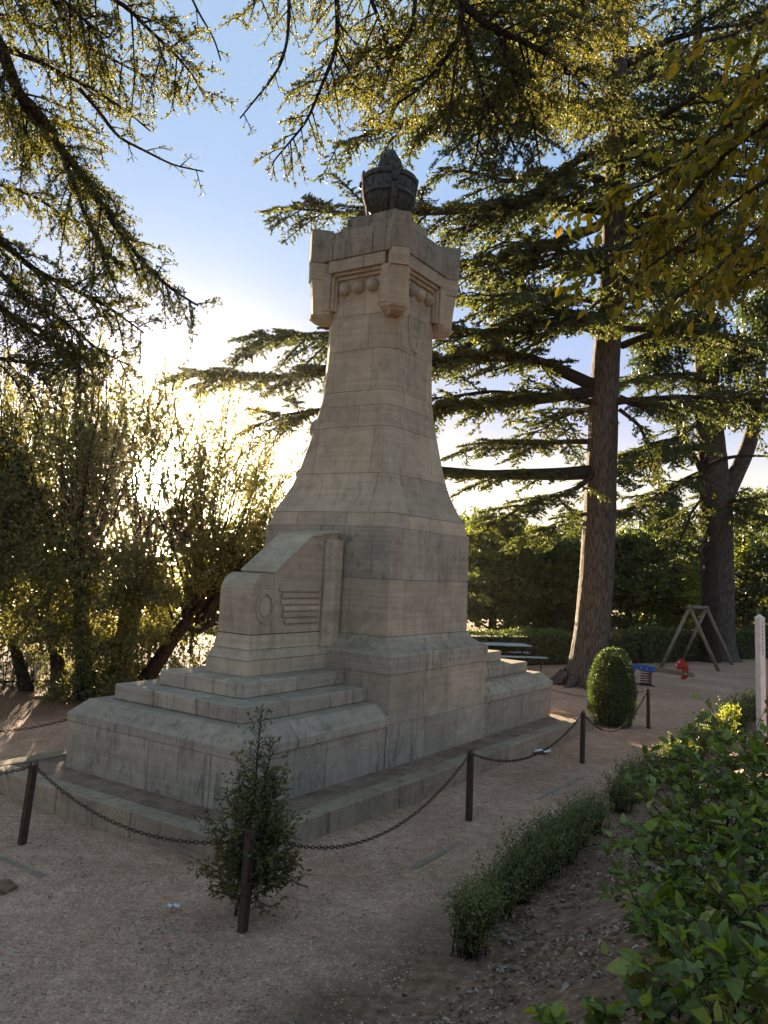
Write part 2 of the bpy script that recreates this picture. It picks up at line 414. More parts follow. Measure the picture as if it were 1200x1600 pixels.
L_BAY = leaf_mat('bay_leaves', [(0.085, 0.10, 0.05), (0.13, 0.145, 0.065), (0.20, 0.20, 0.10)], 0.5, tint=(1.7, 1.5, 0.75))
L_DARK = leaf_mat('evergreen_leaves', [(0.022, 0.034, 0.016), (0.040, 0.058, 0.026), (0.065, 0.085, 0.035)], 0.3, tint=(1.6, 1.6, 0.5), gloss=0.4)
L_BACK = leaf_mat('woodland_leaves', [(0.036, 0.052, 0.030), (0.060, 0.082, 0.040), (0.11, 0.13, 0.055)], 0.42, tint=(1.8, 1.8, 0.5), nscale=0.3)
L_LIT = leaf_mat('sunlit_green_leaves', [(0.10, 0.13, 0.03), (0.16, 0.19, 0.045), (0.25, 0.25, 0.07)], 0.6, tint=(1.5, 1.5, 0.5))  # sunlight put into the leaf colour, a brighter copy of the woodland leaves
L_HEDGE = leaf_mat('clipped_box_leaves', [(0.07, 0.075, 0.032), (0.095, 0.12, 0.045), (0.15, 0.17, 0.065)], 0.30, tint=(1.3, 1.5, 0.5), nscale=2)
L_BORDER = leaf_mat('border_shrub_leaves', [(0.10, 0.105, 0.05), (0.12, 0.15, 0.06), (0.18, 0.21, 0.085), (0.20, 0.15, 0.09)], 0.3, tint=(1.3, 1.5, 0.5), nscale=3)
L_TOPI = leaf_mat('topiary_leaves', [(0.045, 0.066, 0.028), (0.070, 0.098, 0.040), (0.11, 0.14, 0.06)], 0.3, tint=(1.3, 1.5, 0.5), nscale=4)
L_BUSH = leaf_mat('glossy_shrub_leaves', [(0.12, 0.08, 0.035), (0.08, 0.115, 0.03), (0.14, 0.20, 0.04), (0.21, 0.27, 0.055), (0.32, 0.33, 0.12)], 0.42, 0.42, tint=(1.5, 1.6, 0.35), nscale=1.5, gloss=0.45, blem=True)
L_GOLD = leaf_mat('golden_beech_leaves', [(0.05, 0.06, 0.02), (0.13, 0.13, 0.03), (0.22, 0.20, 0.045), (0.32, 0.21, 0.045)], 0.65, 0.5, tint=(2.0, 1.7, 0.4), nscale=1.0, blem=True)
L_DEAD = leaf_mat('fallen_leaves', [(0.10, 0.05, 0.03), (0.20, 0.12, 0.08), (0.36, 0.26, 0.20), (0.52, 0.43, 0.37)], 0.15, 0.8, tint=(1.2, 1.0, 0.7), gloss=0.15)
L_SAP = leaf_mat('sapling_leaves', [(0.075, 0.085, 0.038), (0.115, 0.12, 0.055), (0.20, 0.175, 0.10)], 0.45, tint=(1.5, 1.3, 0.5), nscale=3)
PEB = leaf_mat('pebbles', [(0.12, 0.08, 0.06), (0.25, 0.18, 0.135), (0.38, 0.30, 0.235), (0.50, 0.43, 0.36)], 0.02, 0.85, tint=(1, 1, 1), gloss=0.2)

#@@STRUCTURE
# ------------------------------------------------------------------ the setting
def grid_mesh(name, xs, ys, hf, mat, kind='structure'):
    X, Y = np.meshgrid(xs, ys); Z = hf(X, Y)
    b = Buf(); idx = np.arange(X.size).reshape(X.shape)
    q = np.stack([idx[:-1, :-1], idx[:-1, 1:], idx[1:, 1:], idx[1:, :-1]], -1).reshape(-1, 4)
    b.add(np.stack([X, Y, Z], -1), q)
    return tag(b.build(name, mat, smoothed=True), kind=kind)
def hash2(x, y, s):
    return np.sin(x * 12.9898 * s + y * 78.233 * s + 3.1 * s) 
def ground_h(X, Y):
    und = 0.012 * (np.sin(X * 1.7 + 0.4 * Y) + np.sin(Y * 2.3 - X * 0.8) + np.sin(X * 4.1 + Y * 3.3) * 0.6)
    near = np.exp(-((X / 16) ** 2 + ((Y - 12) / 18) ** 2))
    # beyond the garden to the left the land falls away to the valley
    fall = -14 * smooth((-X - 9 + (Y - 15) * 0.0) / 60) - 40 * smooth((Y - 60) / 500) - 8 * smooth((Y - 42) / 60)
    return und * near + fall
xs = np.unique(np.concatenate([np.linspace(-12, 22, 110), -12 - np.geomspace(0.5, 2500, 40), 22 + np.geomspace(0.5, 2500, 40)]))
ys = np.unique(np.concatenate([np.linspace(2, 40, 120), 2 - np.geomspace(0.5, 200, 15), 40 + np.geomspace(0.5, 4500, 50)]))
tag(grid_mesh('gravel_ground', xs, ys, ground_h, GRAVEL), 'pinkish brown gravel ground around the stone monument')
HILL = simple('hazy_hillside', (0.10, 0.12, 0.11), 1.0, 0, 0.4, 0.02, 0)
hx = np.linspace(-3200, 3200, 90); hy = np.linspace(1500, 3800, 30)
def hill_h(X, Y):
    e = smooth((Y - 1500) / 900) * (0.6 + 0.2 * np.sin(X / 410) + 0.14 * np.sin(X / 170 + 1) + 0.06 * np.sin(X / 77))
    return -60 + 85 * e
tag(grid_mesh('hills', hx, hy, hill_h, HILL), 'distant hillside beyond the valley')

def bank_z(X, Y):
    b = (X - ORG[0]) * VA[0] + (Y - ORG[1]) * VA[1]; S = -2.78 - b
    return bank_h(X, Y) + 0.012 + (0.018 * np.sin(X * 7 + Y * 5) + 0.02 * np.sin(X * 3 - Y * 4) + 0.012 * np.sin(X * 13 + 2) * np.sin(Y * 11)) * smooth(S / 0.4)
# earth bank beside the path, under the camera and the shrubs
def bank_mesh():
    aa = np.linspace(-14, 22, 190); ss = np.linspace(-0.05, 9, 70)
    A, S = np.meshgrid(aa, ss)
    wob = 0.16 * np.sin(A * 1.3) + 0.09 * np.sin(A * 3.1 + 1) + 0.04 * np.sin(A * 9)
    Bc = -2.78 - S + wob * np.exp(-S * 1.5)
    X = ORG[0] + A * UA[0] + Bc * VA[0]; Y = ORG[1] + A * UA[1] + Bc * VA[1]
    rng = np.random.default_rng(4)
    Z = bank_z(X, Y)
    Z[0] = -0.03
    b = Buf(); idx = np.arange(X.size).reshape(X.shape)
    b.add(np.stack([X, Y, Z], -1), np.stack([idx[:-1, :-1], idx[:-1, 1:], idx[1:, 1:], idx[1:, :-1]], -1).reshape(-1, 4))
    tag(b.build('soil_bank', SOIL, smoothed=True), 'dark brown earth bank littered with dead leaves', kind='structure')
bank_mesh()

# raised platform of trodden earth with its stone kerb
MROT = math.pi / 2 - YAW
def frame_thing(name, label, cat, kind=None):
    o = thing(name, tuple(ORG), label, cat, local=True, rotz=MROT)
    if kind: o['kind'] = kind
    return o
bm = bmesh.new(); box(bm, (-3.15, -0.37, -0.1), (6.1, 3.25, 0.235))
plat = bm_obj('earth_platform', bm, PLAT); plat.location = ORG; plat.rotation_euler = (0, 0, MROT)
tag(plat, 'low platform of trodden brown earth around the monument', kind='structure')
kerb = frame_thing('kerb', 'low weathered stone kerb around the earth platform', None, 'structure')
def kerb_run(p0, p1, n, axis, c0, c1):
    L = np.linspace(p0, p1, n + 1)
    for i in range(n):
        bm = bmesh.new(); j = 0.006; dz = 0.004 * math.sin(i * 2.3 + axis)
        if axis == 0: box(bm, (L[i] + j, c0, -0.1), (L[i + 1] - j, c1, 0.26 + dz), 0.014)
        else: box(bm, (c0, L[i] + j, -0.1), (c1, L[i + 1] - j, 0.26 + dz), 0.014)
        bm_obj('kerb_stone', bm, CONC, kerb)
kerb_run(-3.38, 6.32, 7, 0, -0.60, -0.372)
kerb_run(-3.38, 6.32, 7, 0, 3.252, 3.48)
kerb_run(-0.368, 3.248, 3, 1, -3.38, -3.152)
kerb_run(-0.368, 3.248, 3, 1, 6.102, 6.32)

# flush edging stones that show here and there through the gravel
edging = frame_thing('edging', 'line of flat edging stones sunk in the gravel outside the chain posts', None, 'structure')
rng = np.random.default_rng(11)
def edge_run(axis, c, lo, hi):
    t = lo
    while t < hi:
        L = rng.uniform(0.55, 1.1); e = min(t + L, hi)
        if rng.random() < 0.45: t = e; continue
        bm = bmesh.new(); top = -0.004 + rng.uniform(-0.012, 0.012)
        if axis == 0: box(bm, (t + 0.012, c - 0.03, -0.05), (e - 0.012, c + 0.05, top), 0.012)
        else: box(bm, (c - 0.03, t + 0.012, -0.05), (c + 0.05, e - 0.012, top), 0.012)
        bm_obj('edging_stone', bm, EDGE, edging); t = e
edge_run(0, -1.72, -4.4, 7.4); edge_run(1, -4.5, -1.66, 4.5)

#@@MONUMENT
W = 2.84
MON = frame_thing('monument', 'tall pale stone memorial tower with stepped base and crenellated top', 'monument')
GAP = 0.0032
def oct_loop(c, k, z):
    """square ring inset c from the plinth edge with corners cut back by k"""
    lo, hi = c, W - c
    if k < 0.004: k = 0.004
    return [(lo + k, lo, z), (hi - k, lo, z), (hi, lo + k, z), (hi, hi - k, z), (hi - k, hi, z), (lo + k, hi, z), (lo, hi - k, z), (lo, lo + k, z)]
def cut(bm, planes):
    for co, no in planes:
        g = bm.verts[:] + bm.edges[:] + bm.faces[:]
        r = bmesh.ops.bisect_plane(bm, geom=g, plane_co=co, plane_no=no, clear_outer=True, dist=1e-6)
        es = [e for e in r['geom_cut'] if isinstance(e, bmesh.types.BMEdge)]
        if es: bmesh.ops.contextual_create(bm, geom=es)
def course(levels, cutsA, cutsB, mat=STONE, name='stone_block'):
    """a ring course split into separate stones; levels = [(z,c,k)...]"""
    src = bmesh.new(); loft(src, [oct_loop(c, k, z) for z, c, k in levels])
    me = bpy.data.meshes.new('tmp'); src.to_mesh(me); src.free()
    A = [-9] + list(cutsA) + [9]; B = [-9] + list(cutsB) + [9]
    for i in range(len(A) - 1):
        for j in range(len(B) - 1):
            if 0 < i < len(A) - 2 and 0 < j < len(B) - 2: continue
            bm = bmesh.new(); bm.from_mesh(me); pl = []
            if A[i] > -9: pl.append(((A[i] + GAP, 0, 0), (-1, 0, 0)))
            if A[i + 1] < 9: pl.append(((A[i + 1] - GAP, 0, 0), (1, 0, 0)))
            if B[j] > -9: pl.append(((0, B[j] + GAP, 0), (0, -1, 0)))
            if B[j + 1] < 9: pl.append(((0, B[j + 1] - GAP, 0), (0, 1, 0)))
            cut(bm, pl)
            if len(bm.faces) < 4: bm.free(); continue
            bm_obj(name, bm, mat, MON)
    bpy.data.meshes.remove(me)
g = 0.0028
# profile of the shaft: z -> inset, corner cut
prof = [(3.38, 0.318, 0), (3.58, 0.352, 0.0), (3.79, 0.450, 0.015), (4.01, 0.529, 0.03), (4.17, 0.566, 0.045), (4.44, 0.612, 0.08), (4.87, 0.672, 0.12),
        (5.20, 0.712, 0.15), (5.43, 0.735, 0.16), (5.8, 0.752, 0.165), (6.06, 0.757, 0.17), (6.60, 0.764, 0.17), (7.30, 0.765, 0.17), (8.0, 0.765, 0.17)]
def pr(z0, z1):
    zs = [z0 + g] + [p[0] for p in prof if z0 + 0.02 < p[0] < z1 - 0.02] + [z1 - g]
    # a few more rings for the sweep
    full = []
    for a, b in zip(zs[:-1], zs[1:]):
        full += list(np.linspace(a, b, 3)[:-1])
    full.append(zs[-1]); P = np.array(prof)
    return [(z, float(np.interp(z, P[:, 0], P[:, 1])), float(np.interp(z, P[:, 0], P[:, 2]))) for z in full]
course(pr(3.38, 3.58), (0.8, 1.7), (1.1, 2.0))
course(pr(3.58, 4.17), (0.86, 1.9), (0.75, 1.72))
course(pr(4.17, 4.87), (1.02, 1.8), (0.92, 1.95))
course(pr(4.87, 5.20), (0.98, 1.7), (1.25, 1.8))
course(pr(5.20, 5.43), (1.12, 1.86), (1.5, 1.9))
course(pr(5.43, 6.06), (1.2, 1.75), (1.1, 1.8))
course(pr(6.06, 6.60), (0.99, 1.85), (1.2, 1.75))
course(pr(6.60, 7.30), (1.2, 1.9), (1.3, 1.7))
# the block below the shaft, slightly battered, and its base moulding
course([(1.89 + g, 0.262, 0), (2.66 - g, 0.276, 0)], (0.66, 1.75), (0.92, 1.9), STONE)
course([(2.66 + g, 0.276, 0), (3.38 - g, 0.284, 0)], (0.58, 1.6), (0.60, 1.5), STONE_DK)
mould = [(1.43 + g, 0.004), (1.66, 0.0), (1.685, 0.012), (1.71, 0.06), (1.75, 0.125), (1.79, 0.178), (1.84, 0.222), (1.89 - g, 0.245)]
course([(z, c, 0) for z, c in mould], (0.95, 1.9), (1.0, 1.95), STONE_DK, 'moulding_block')
course([(0.78 + g, 0.015, 0), (1.43 - g, 0.012, 0)], (0.9, 1.62), (0.85, 1.9), STONE)
# bottom course runs the whole length of the memorial
AL, AR, B0, B1 = -2.73, 5.66, 0.0, W
def slab(lo, hi, mat, name='stone_block', bev=0.008):
    bm = bmesh.new(); box(bm, lo, hi, bev); return bm_obj(name, bm, mat, MON)
def row(a0, a1, b0, b1, z0, z1, na, nb, mat, depth=0.4, name='stone_block', sides='abAB', seed=0):
    """stones along the outer faces of a rectangle"""
    r = np.random.default_rng(seed + 50)
    la = np.linspace(a0, a1, na + 1); la[1:-1] += r.uniform(-0.12, 0.12, na - 1)
    lb = np.linspace(b0, b1, nb + 1); lb[1:-1] += r.uniform(-0.1, 0.1, nb - 1)
    for i in range(na):
        slab((la[i] + GAP, b0, z0 + g), (la[i + 1] - GAP, b0 + depth, z1 - g), mat, name)
        slab((la[i] + GAP, b1 - depth, z0 + g), (la[i + 1] - GAP, b1, z1 - g), mat, name)
    for s, e0, e1 in (('a', a0, a0 + depth), ('A', a1 - depth, a1)):
        if s in sides:
            for j in range(nb):
                l, h = max(lb[j], b0 + depth) + GAP, min(lb[j + 1], b1 - depth) - GAP
                if h > l: slab((e0, l, z0 + g), (e1, h, z1 - g), mat, name)
row(AL, 0.0, B0 + 0.03, B1 - 0.03, 0.20, 0.78, 2, 2, STONE_DK, sides='a', seed=1)
row(0.0, W, B0 + 0.01, B1 - 0.01, 0.20, 0.78, 3, 2, STONE_DK, sides='', seed=2)
row(W, AR, B0 + 0.03, B1 - 0.03, 0.20, 0.78, 2, 2, STONE_DK, sides='A', seed=3)
def hip_cap(a0, a1, end):
    """weathered coping with sloping top; end = which end is hipped"""
    s = 0.17; z0, z1, z2 = 0.78 + g, 0.878, 1.045
    segs = np.linspace(a0, a1, 4)
    me = bpy.data.meshes.new('tmp'); bm = bmesh.new()
    if end == 'a': top = [(a0 + s, B0 + s), (a1, B0 + s), (a1, B1 - s), (a0 + s, B1 - s)]
    else: top = [(a0, B0 + s), (a1 - s, B0 + s), (a1 - s, B1 - s), (a0, B1 - s)]
    ring = [(a0, B0), (a1, B0), (a1, B1), (a0, B1)]
    loft(bm, [[(x, y, z0) for x, y in ring], [(x, y, z1) for x, y in ring], [(x, y, z2) for x, y in top]])
    bmesh.ops.recalc_face_normals(bm, faces=bm.faces); bm.to_mesh(me); bm.free()
    for i in range(3):
        for j, (l, h) in enumerate(((-9, 0.95), (0.95, 1.95), (1.95, 9))):
            bm = bmesh.new(); bm.from_mesh(me)
            cut(bm, [((segs[i] + (GAP if i else -9), 0, 0), (-1, 0, 0)), ((segs[i + 1] - (GAP if i < 2 else -9), 0, 0), (1, 0, 0)),
                     ((0, l + GAP, 0), (0, -1, 0)), ((0, h - GAP, 0), (0, 1, 0))])
            if len(bm.faces) > 3: bm_obj('coping_stone', bm, STONE_DK, MON)
            else: bm.free()
hip_cap(AL, 0.004, 'a'); hip_cap(W - 0.004, AR, 'A')
def steps(sgn):
    for (ins, z0, z1, n) in ((0.365, 1.045, 1.231, 3), (0.73, 1.231, 1.41, 2)):
        lo, hi = (AL + ins, 0.012) if sgn < 0 else (W - 0.012, AR - ins)
        la = np.linspace(lo, hi, n + 1); lb = np.linspace(ins, W - ins, 4)
        for i in range(n):
            for j in range(3):
                slab((la[i] + GAP, lb[j] + GAP, z0 + 0.001), (la[i + 1] - GAP, lb[j + 1] - GAP, z1), STONE_DK, 'step_stone', 0.012)
steps(-1); steps(1)
# dark core behind the joints
bm = bmesh.new()
box(bm, (AL + 0.06, 0.08, 0.1), (AR - 0.06, W - 0.08, 0.9))
box(bm, (AL + 0.42, 0.42, 0.9), (AR - 0.42, W - 0.42, 1.2)); box(bm, (AL + 0.8, 0.8, 1.2), (AR - 0.8, W - 0.8, 1.38))
box(bm, (0.04, 0.04, 0.8), (W - 0.04, W - 0.04, 1.66))
P_ = np.array(prof)
loft(bm, [oct_loop(c + 0.03, k, z) for z, c, k in [(1.5, 0.29, 0), (3.37, 0.31, 0), (3.58, 0.37, 0), (3.79, 0.465, 0.015), (4.01, 0.545, 0.03), (4.44, 0.63, 0.08), (4.87, 0.69, 0.12), (5.4, 0.745, 0.16), (6.6, 0.775, 0.17), (8.0, 0.775, 0.17)]])
bm_obj('mortar_core', bm, CORE, MON)

# buttresses with rounded shoulders at either end
def buttress(sgn, b0, b1, A1, A2, reach):
    """side profile in (a,z) swept over b"""
    def mir(a): return a if sgn < 0 else W - a
    def sweep(pts, c0, c1, mat, name, bev=0.0):
        bm = bmesh.new()
        L0 = [bm.verts.new((mir(a), c0, z)) for a, z in pts]; L1 = [bm.verts.new((mir(a), c1, z)) for a, z in pts]
        bm.faces.new(L0); bm.faces.new(L1[::-1])
        for i in range(len(pts)): bm.faces.new((L0[i], L0[(i + 1) % len(pts)], L1[(i + 1) % len(pts)], L1[i]))
        if bev: bmesh.ops.bevel(bm, geom=bm.edges[:], offset=bev, segments=1, affect='EDGES')
        return bm_obj(name, bm, mat, MON)
    r = 0.24
    arc = [(A1 + r - r * math.sin(t), 2.42 + r * math.cos(t)) for t in np.linspace(math.pi / 2, 0, 8)]
    low = [(A1, 1.90)] + [(A1, 2.16)] + arc + [(A2, 2.66), (A2 + 0.02, 2.0), (0.26, 2.0), (0.26, 1.90)]
    # scroll block
    sweep([(A1, 1.905), *arc, (A2 - 0.004, 2.66), (A2 - 0.004, 1.905)], b0, b1, STONE, 'scroll_block', 0.006)
    # sloping shoulder behind
    sweep([(A2 + 0.004, 1.905), (A2 + 0.004, 2.70), (reach, 3.20), (0.2, 3.275), (0.2, 1.905)], b0 + 0.004, b1 - 0.004, STONE, 'sloping_block', 0.006)
    sweep([(A2 - 0.03, 2.672), (A2 - 0.03, 2.70), (reach - 0.01, 3.215), (0.2, 3.30), (0.2, 3.27), (reach, 3.185)], b0 - 0.025, b1 + 0.025, STONE, 'coping_slab', 0.004)
    # foot moulding
    for (z0, z1, o0, o1) in ((1.41, 1.60, 0.10, 0.10), (1.60, 1.72, 0.10, 0.035), (1.72, 1.90, 0.035, 0.006)):
        bm = bmesh.new()
        xa, xb = sorted((mir(A1), mir(0.1)))
        def ring(o, z):
            x0 = xa - (o if sgn < 0 else 0); x1 = xb + (o if sgn > 0 else 0)
            return [(x0, b0 - o * 0.7, z), (x1, b0 - o * 0.7, z), (x1, b1 + o * 0.7, z), (x0, b1 + o * 0.7, z)]
        loft(bm, [ring(o0, z0 + 0.003), ring(o1, z1 - 0.003)])
        bm_obj('foot_moulding', bm, STONE, MON)
    # relief on both side faces: ribbed wing and round boss
    for c, s in ((b0, -1), (b1, 1)):
        for i in range(6):
            z = 2.47 - i * 0.083; bm = bmesh.new()
            xa, xb = sorted((mir(A2 + 0.10 + 0.03 * (i % 2) + 0.02 * i), mir(-0.17)))
            box(bm, (xa, min(c, c + s * 0.022), z - 0.034), (xb, max(c, c + s * 0.022), z + 0.034), 0.012)
            bm_obj('relief_rib', bm, STONE, MON)
        bm = bmesh.new(); n = 20
        cx, cz, r1, r2 = mir(A1 + 0.24), 2.24, 0.205, 0.165
        for k in range(n):
            pass
        o = [(cx + r1 * 0.8 * math.cos(t), cz + r1 * math.sin(t)) for t in np.linspace(0, 2 * math.pi, n, False)]
        i_ = [(cx + r2 * 0.8 * math.cos(t), cz + r2 * math.sin(t)) for t in np.linspace(0, 2 * math.pi, n, False)]
        rows = [[bm.verts.new((x, c + s * h, z)) for x, z in L] for L, h in ((o, -0.01), (o, 0.014), (i_, 0.020), (i_, -0.01))]
        for q in range(3):
            for k in range(n): bm.faces.new((rows[q][k], rows[q][(k + 1) % n], rows[q + 1][(k + 1) % n], rows[q + 1][k]))
        bm_obj('relief_ring', bm, STONE, MON)
        bm = bmesh.new(); bmesh.ops.create_uvsphere(bm, u_segments=16, v_segments=8, radius=0.13)
        for v in bm.verts: v.co = Vector((cx + v.co.x * 0.8, c + s * abs(v.co.y) * 0.16 if v.co.y * s > 0 else c - s * 0.01, cz + v.co.z))
        bm_obj('relief_boss', bm, STONE, MON, True)
    # flanking pilasters against the tower
    for c0, c1 in ((b0 - 0.095, b0 - 0.004), (b1 + 0.004, b1 + 0.095)):
        bm = bmesh.new()
        xa, xb = sorted((mir(-0.11), mir(0.2)))
        inner = c1 if c0 < b0 else c0; outer = c0 if c0 < b0 else c1
        # three-step moulded front
        pts = [(-0.11, inner), (-0.11, inner + (outer - inner) * 0.35), (-0.06, inner + (outer - inner) * 0.45), (0.0, inner + (outer - inner) * 0.6), (0.06, outer), (0.2, outer), (0.2, inner)]
        L0 = [bm.verts.new((mir(a), b, 1.70)) for a, b in pts]; L1 = [bm.verts.new((mir(a), b, 3.17)) for a, b in pts]
        bm.faces.new(L0); bm.faces.new(L1[::-1])
        for k in range(len(pts)): bm.faces.new((L0[k], L0[(k + 1) % len(pts)], L1[(k + 1) % len(pts)], L1[k]))
        bm_obj('pilaster', bm, STONE, MON)
buttress(-1, 1.12, 1.66, -1.50, -1.10, -0.40)
buttress(1, 1.32, 1.70, -1.10, -0.80, -0.30)

# capital: corner masses, stepped frames, balls, corbelled diagonal piers, parapet
def xf(side, t, n):
    """point on tower side: t along, n outward inset measure c"""
    return {0: (n, t), 1: (t, n), 2: (W - n, t), 3: (t, W - n)}[side]
for (sa, sb) in ((0, 0), (1, 0), (1, 1), (0, 1)):
    def q(a, b): return (W - a if sa else a, W - b if sb else b)
    def cbox(a0, a1, b0, b1, z0, z1, mat, name, bev=0.006):
        p, r = q(a0, b0), q(a1, b1)
        return slab((min(p[0], r[0]), min(p[1], r[1]), z0), (max(p[0], r[0]), max(p[1], r[1]), z1), mat, name, bev)
    # L shaped corner mass wrapping the shaft
    cbox(0.642, 0.95, 0.642, 0.95, 6.70, 7.286, STONE, 'corner_block')
    bm = bmesh.new()
    def sq(i0, i1, z):
        p = [q(i0, i0), q(i1, i0), q(i1, i1), q(i0, i1)]; return [(x, y, z) for x, y in p]
    loft(bm, [sq(0.748, 0.93, 6.575), sq(0.69, 0.94, 6.62), sq(0.655, 0.95, 6.66), sq(0.655, 0.95, 6.696)])
    bm_obj('corbel', bm, STONE, MON)
    # inner steps of the frames each side of the corner
    for c, e in ((0.682, 0.995), (0.722, 1.035)):
        cbox(c, 0.78, 0.90, e, 6.704, 7.286, STONE, 'frame_moulding', 0.004)
        cbox(0.90, e, c, 0.78, 6.704, 7.286, STONE, 'frame_moulding', 0.004)
    # diagonal pier
    d = np.array([-1.0, -1.0]) / math.sqrt(2); w = np.array([1.0, -1.0]) / math.sqrt(2)
    base = np.array([0.0, 0.0])
    def pier(levels, name, mat):
        bm = bmesh.new(); loops = []
        for z, s, hw, peak in levels:
            ctr = np.array([s, s])
            pts = [ctr + w * hw, ctr - w * hw, ctr - w * hw - d * 0.30, ctr + w * hw - d * 0.30]
            loops.append([(*q(*p), z) for p in pts])
        loft(bm, loops); return bm_obj(name, bm, mat, MON)
    pier([(6.53, 0.72, 0.08, 0), (6.56, 0.665, 0.095, 0), (6.60, 0.64, 0.11, 0), (6.605, 0.62, 0.122, 0), (6.645, 0.61, 0.125, 0)], 'pier_corbel', STONE)
    pier([(6.65, 0.635, 0.118, 0), (6.9, 0.625, 0.118, 0), (7.20, 0.600, 0.118, 0)], 'pier_block', STONE)
    pier([(7.205, 0.585, 0.128, 0), (7.46, 0.58, 0.128, 0)], 'pier_block', STONE)
    pier([(7.466, 0.578, 0.135, 0), (7.96, 0.572, 0.135, 0)], 'pier_block', STONE_CAP)
    bm = bmesh.new()
    ctr = np.array([0.572, 0.572]); loops = []
    for z, sh in ((7.963, 0.0), (8.0, 0.025), (8.02, 0.08)):
        pts = [ctr + w * (0.135 - sh) - d * sh, ctr - w * (0.135 - sh) - d * sh, ctr - w * (0.135 - sh) - d * 0.34, ctr + w * (0.135 - sh) - d * 0.34]
        loops.append([(*q(*p), z) for p in pts])
    loft(bm, loops); bm_obj('pier_cap', bm, STONE_CAP, MON)
for side in range(4):
    def sbox(c0, c1, t0, t1, z0, z1, mat, name, bev=0.005):
        p, r = xf(side, t0, c0), xf(side, t1, c1)
        return slab((min(p[0], r[0]), min(p[1], r[1]), z0), (max(p[0], r[0]), max(p[1], r[1]), z1), mat, name, bev)
    e = 0.646
    for t0, t1 in ((e if side % 2 else 0.90, 1.28), (1.288, 1.74), (1.748, W - e if side % 2 else W - 0.90)):
        sbox(0.642, 0.80, t0, t1, 7.29, 7.478, STONE, 'frieze_block')
    sbox(0.682, 0.80, 0.951, W - 0.951, 7.235, 7.287, STONE, 'frame_moulding', 0.004)
    sbox(0.722, 0.80, 0.996, W - 0.996, 7.18, 7.232, STONE, 'frame_moulding', 0.004)
    for k, t in enumerate((1.165, 1.42, 1.675)):
        bm = bmesh.new(); bmesh.ops.create_uvsphere(bm, u_segments=20, v_segments=14, radius=0.104)
        x, y = xf(side, t, 0.762)
        bmesh.ops.translate(bm, verts=bm.verts, vec=(x, y, 7.03))
        bm_obj('ball_ornament', bm, STONE, MON, True)
    r0 = 0.624 if side % 2 else 0.90
    for t0, t1 in ((r0, 1.12), (1.128, 1.86), (1.868, W - r0)):
        sbox(0.622, 0.90, t0, t1, 7.482, 7.80, STONE_CAP, 'parapet_block', 0.008)
        sbox(0.650, 0.90, t0 + (0.03 if t0 < 0.7 else 0), t1 - (0.03 if t1 > W - 0.7 else 0), 7.804, 7.93, STONE_CAP, 'parapet_block', 0.010)
bm = bmesh.new(); box(bm, (0.8, 0.8, 7.3), (W - 0.8, W - 0.8, 7.9)); bm_obj('mortar_core', bm, CORE, MON)
for a0, a1 in ((0.89, 1.40), (1.41, W - 0.89)):
    for b0, b1 in ((0.89, 1.40), (1.41, W - 0.89)):
        slab((a0, b0, 7.90), (a1, b1, 8.10), STONE_CAP, 'top_slab', 0.012)
        a0_, a1_ = max(a0, 0.955), min(a1, W - 0.955); b0_, b1_ = max(b0, 0.955), min(b1, W - 0.955)
        slab((a0_, b0_, 8.103), (a1_, b1_, 8.265), STONE_CAP, 'top_slab', 0.012)
# shield carved on the right face
bm = bmesh.new()
def shield(sc_, y):
    pts = []
    for t in np.linspace(0, 1, 13):
        z = 0.27 - 0.56 * t; hw = 0.24 * (1 if t < 0.35 else math.sqrt(max(0, 1 - ((t - 0.35) / 0.65) ** 2)) ** 0.9)
        pts.append((hw, z))
    full = [(1.40 + x * sc_, y, 6.385 + z * sc_) for x, z in pts] + [(1.40 - x * sc_, y, 6.385 + z * sc_) for x, z in pts[::-1][1:]]
    return full
loft(bm, [shield(1.0, 0.775), shield(1.0, 0.748), shield(0.93, 0.742), shield(0.90, 0.752), shield(0.88, 0.752)])
bm_obj('carved_shield', bm, STONE, MON)
bm = bmesh.new()
for (x, z, w_, h_) in ((1.33, 6.50, 0.03, 0.10), (1.45, 6.50, 0.04, 0.07), (1.40, 6.36, 0.10, 0.03), (1.42, 6.25, 0.035, 0.09), (1.50, 6.40, 0.03, 0.05), (1.31, 6.36, 0.03, 0.05)):
    box(bm, (x - w_ / 2, 0.738, z - h_ / 2), (x + w_ / 2, 0.756, z + h_ / 2), 0.008)
bm_obj('carved_emblem', bm, STONE, MON)
# high relief on the far face, seen only in silhouette
bm = bmesh.new()
for (a, z, r, hh) in ((0.92, 4.90, 0.11, 0.19), (0.80, 4.18, 0.13, 0.13)):
    v0 = len(bm.verts); rr = bmesh.ops.create_uvsphere(bm, u_segments=14, v_segments=10, radius=1.0)
    yb = W - float(np.interp(z, P_[:, 0], P_[:, 1]))
    for v in rr['verts']: v.co = Vector((a + v.co.x * r * 1.3, yb + v.co.y * 0.14, z + v.co.z * hh))
bm_obj('high_relief', bm, STONE, MON, True)

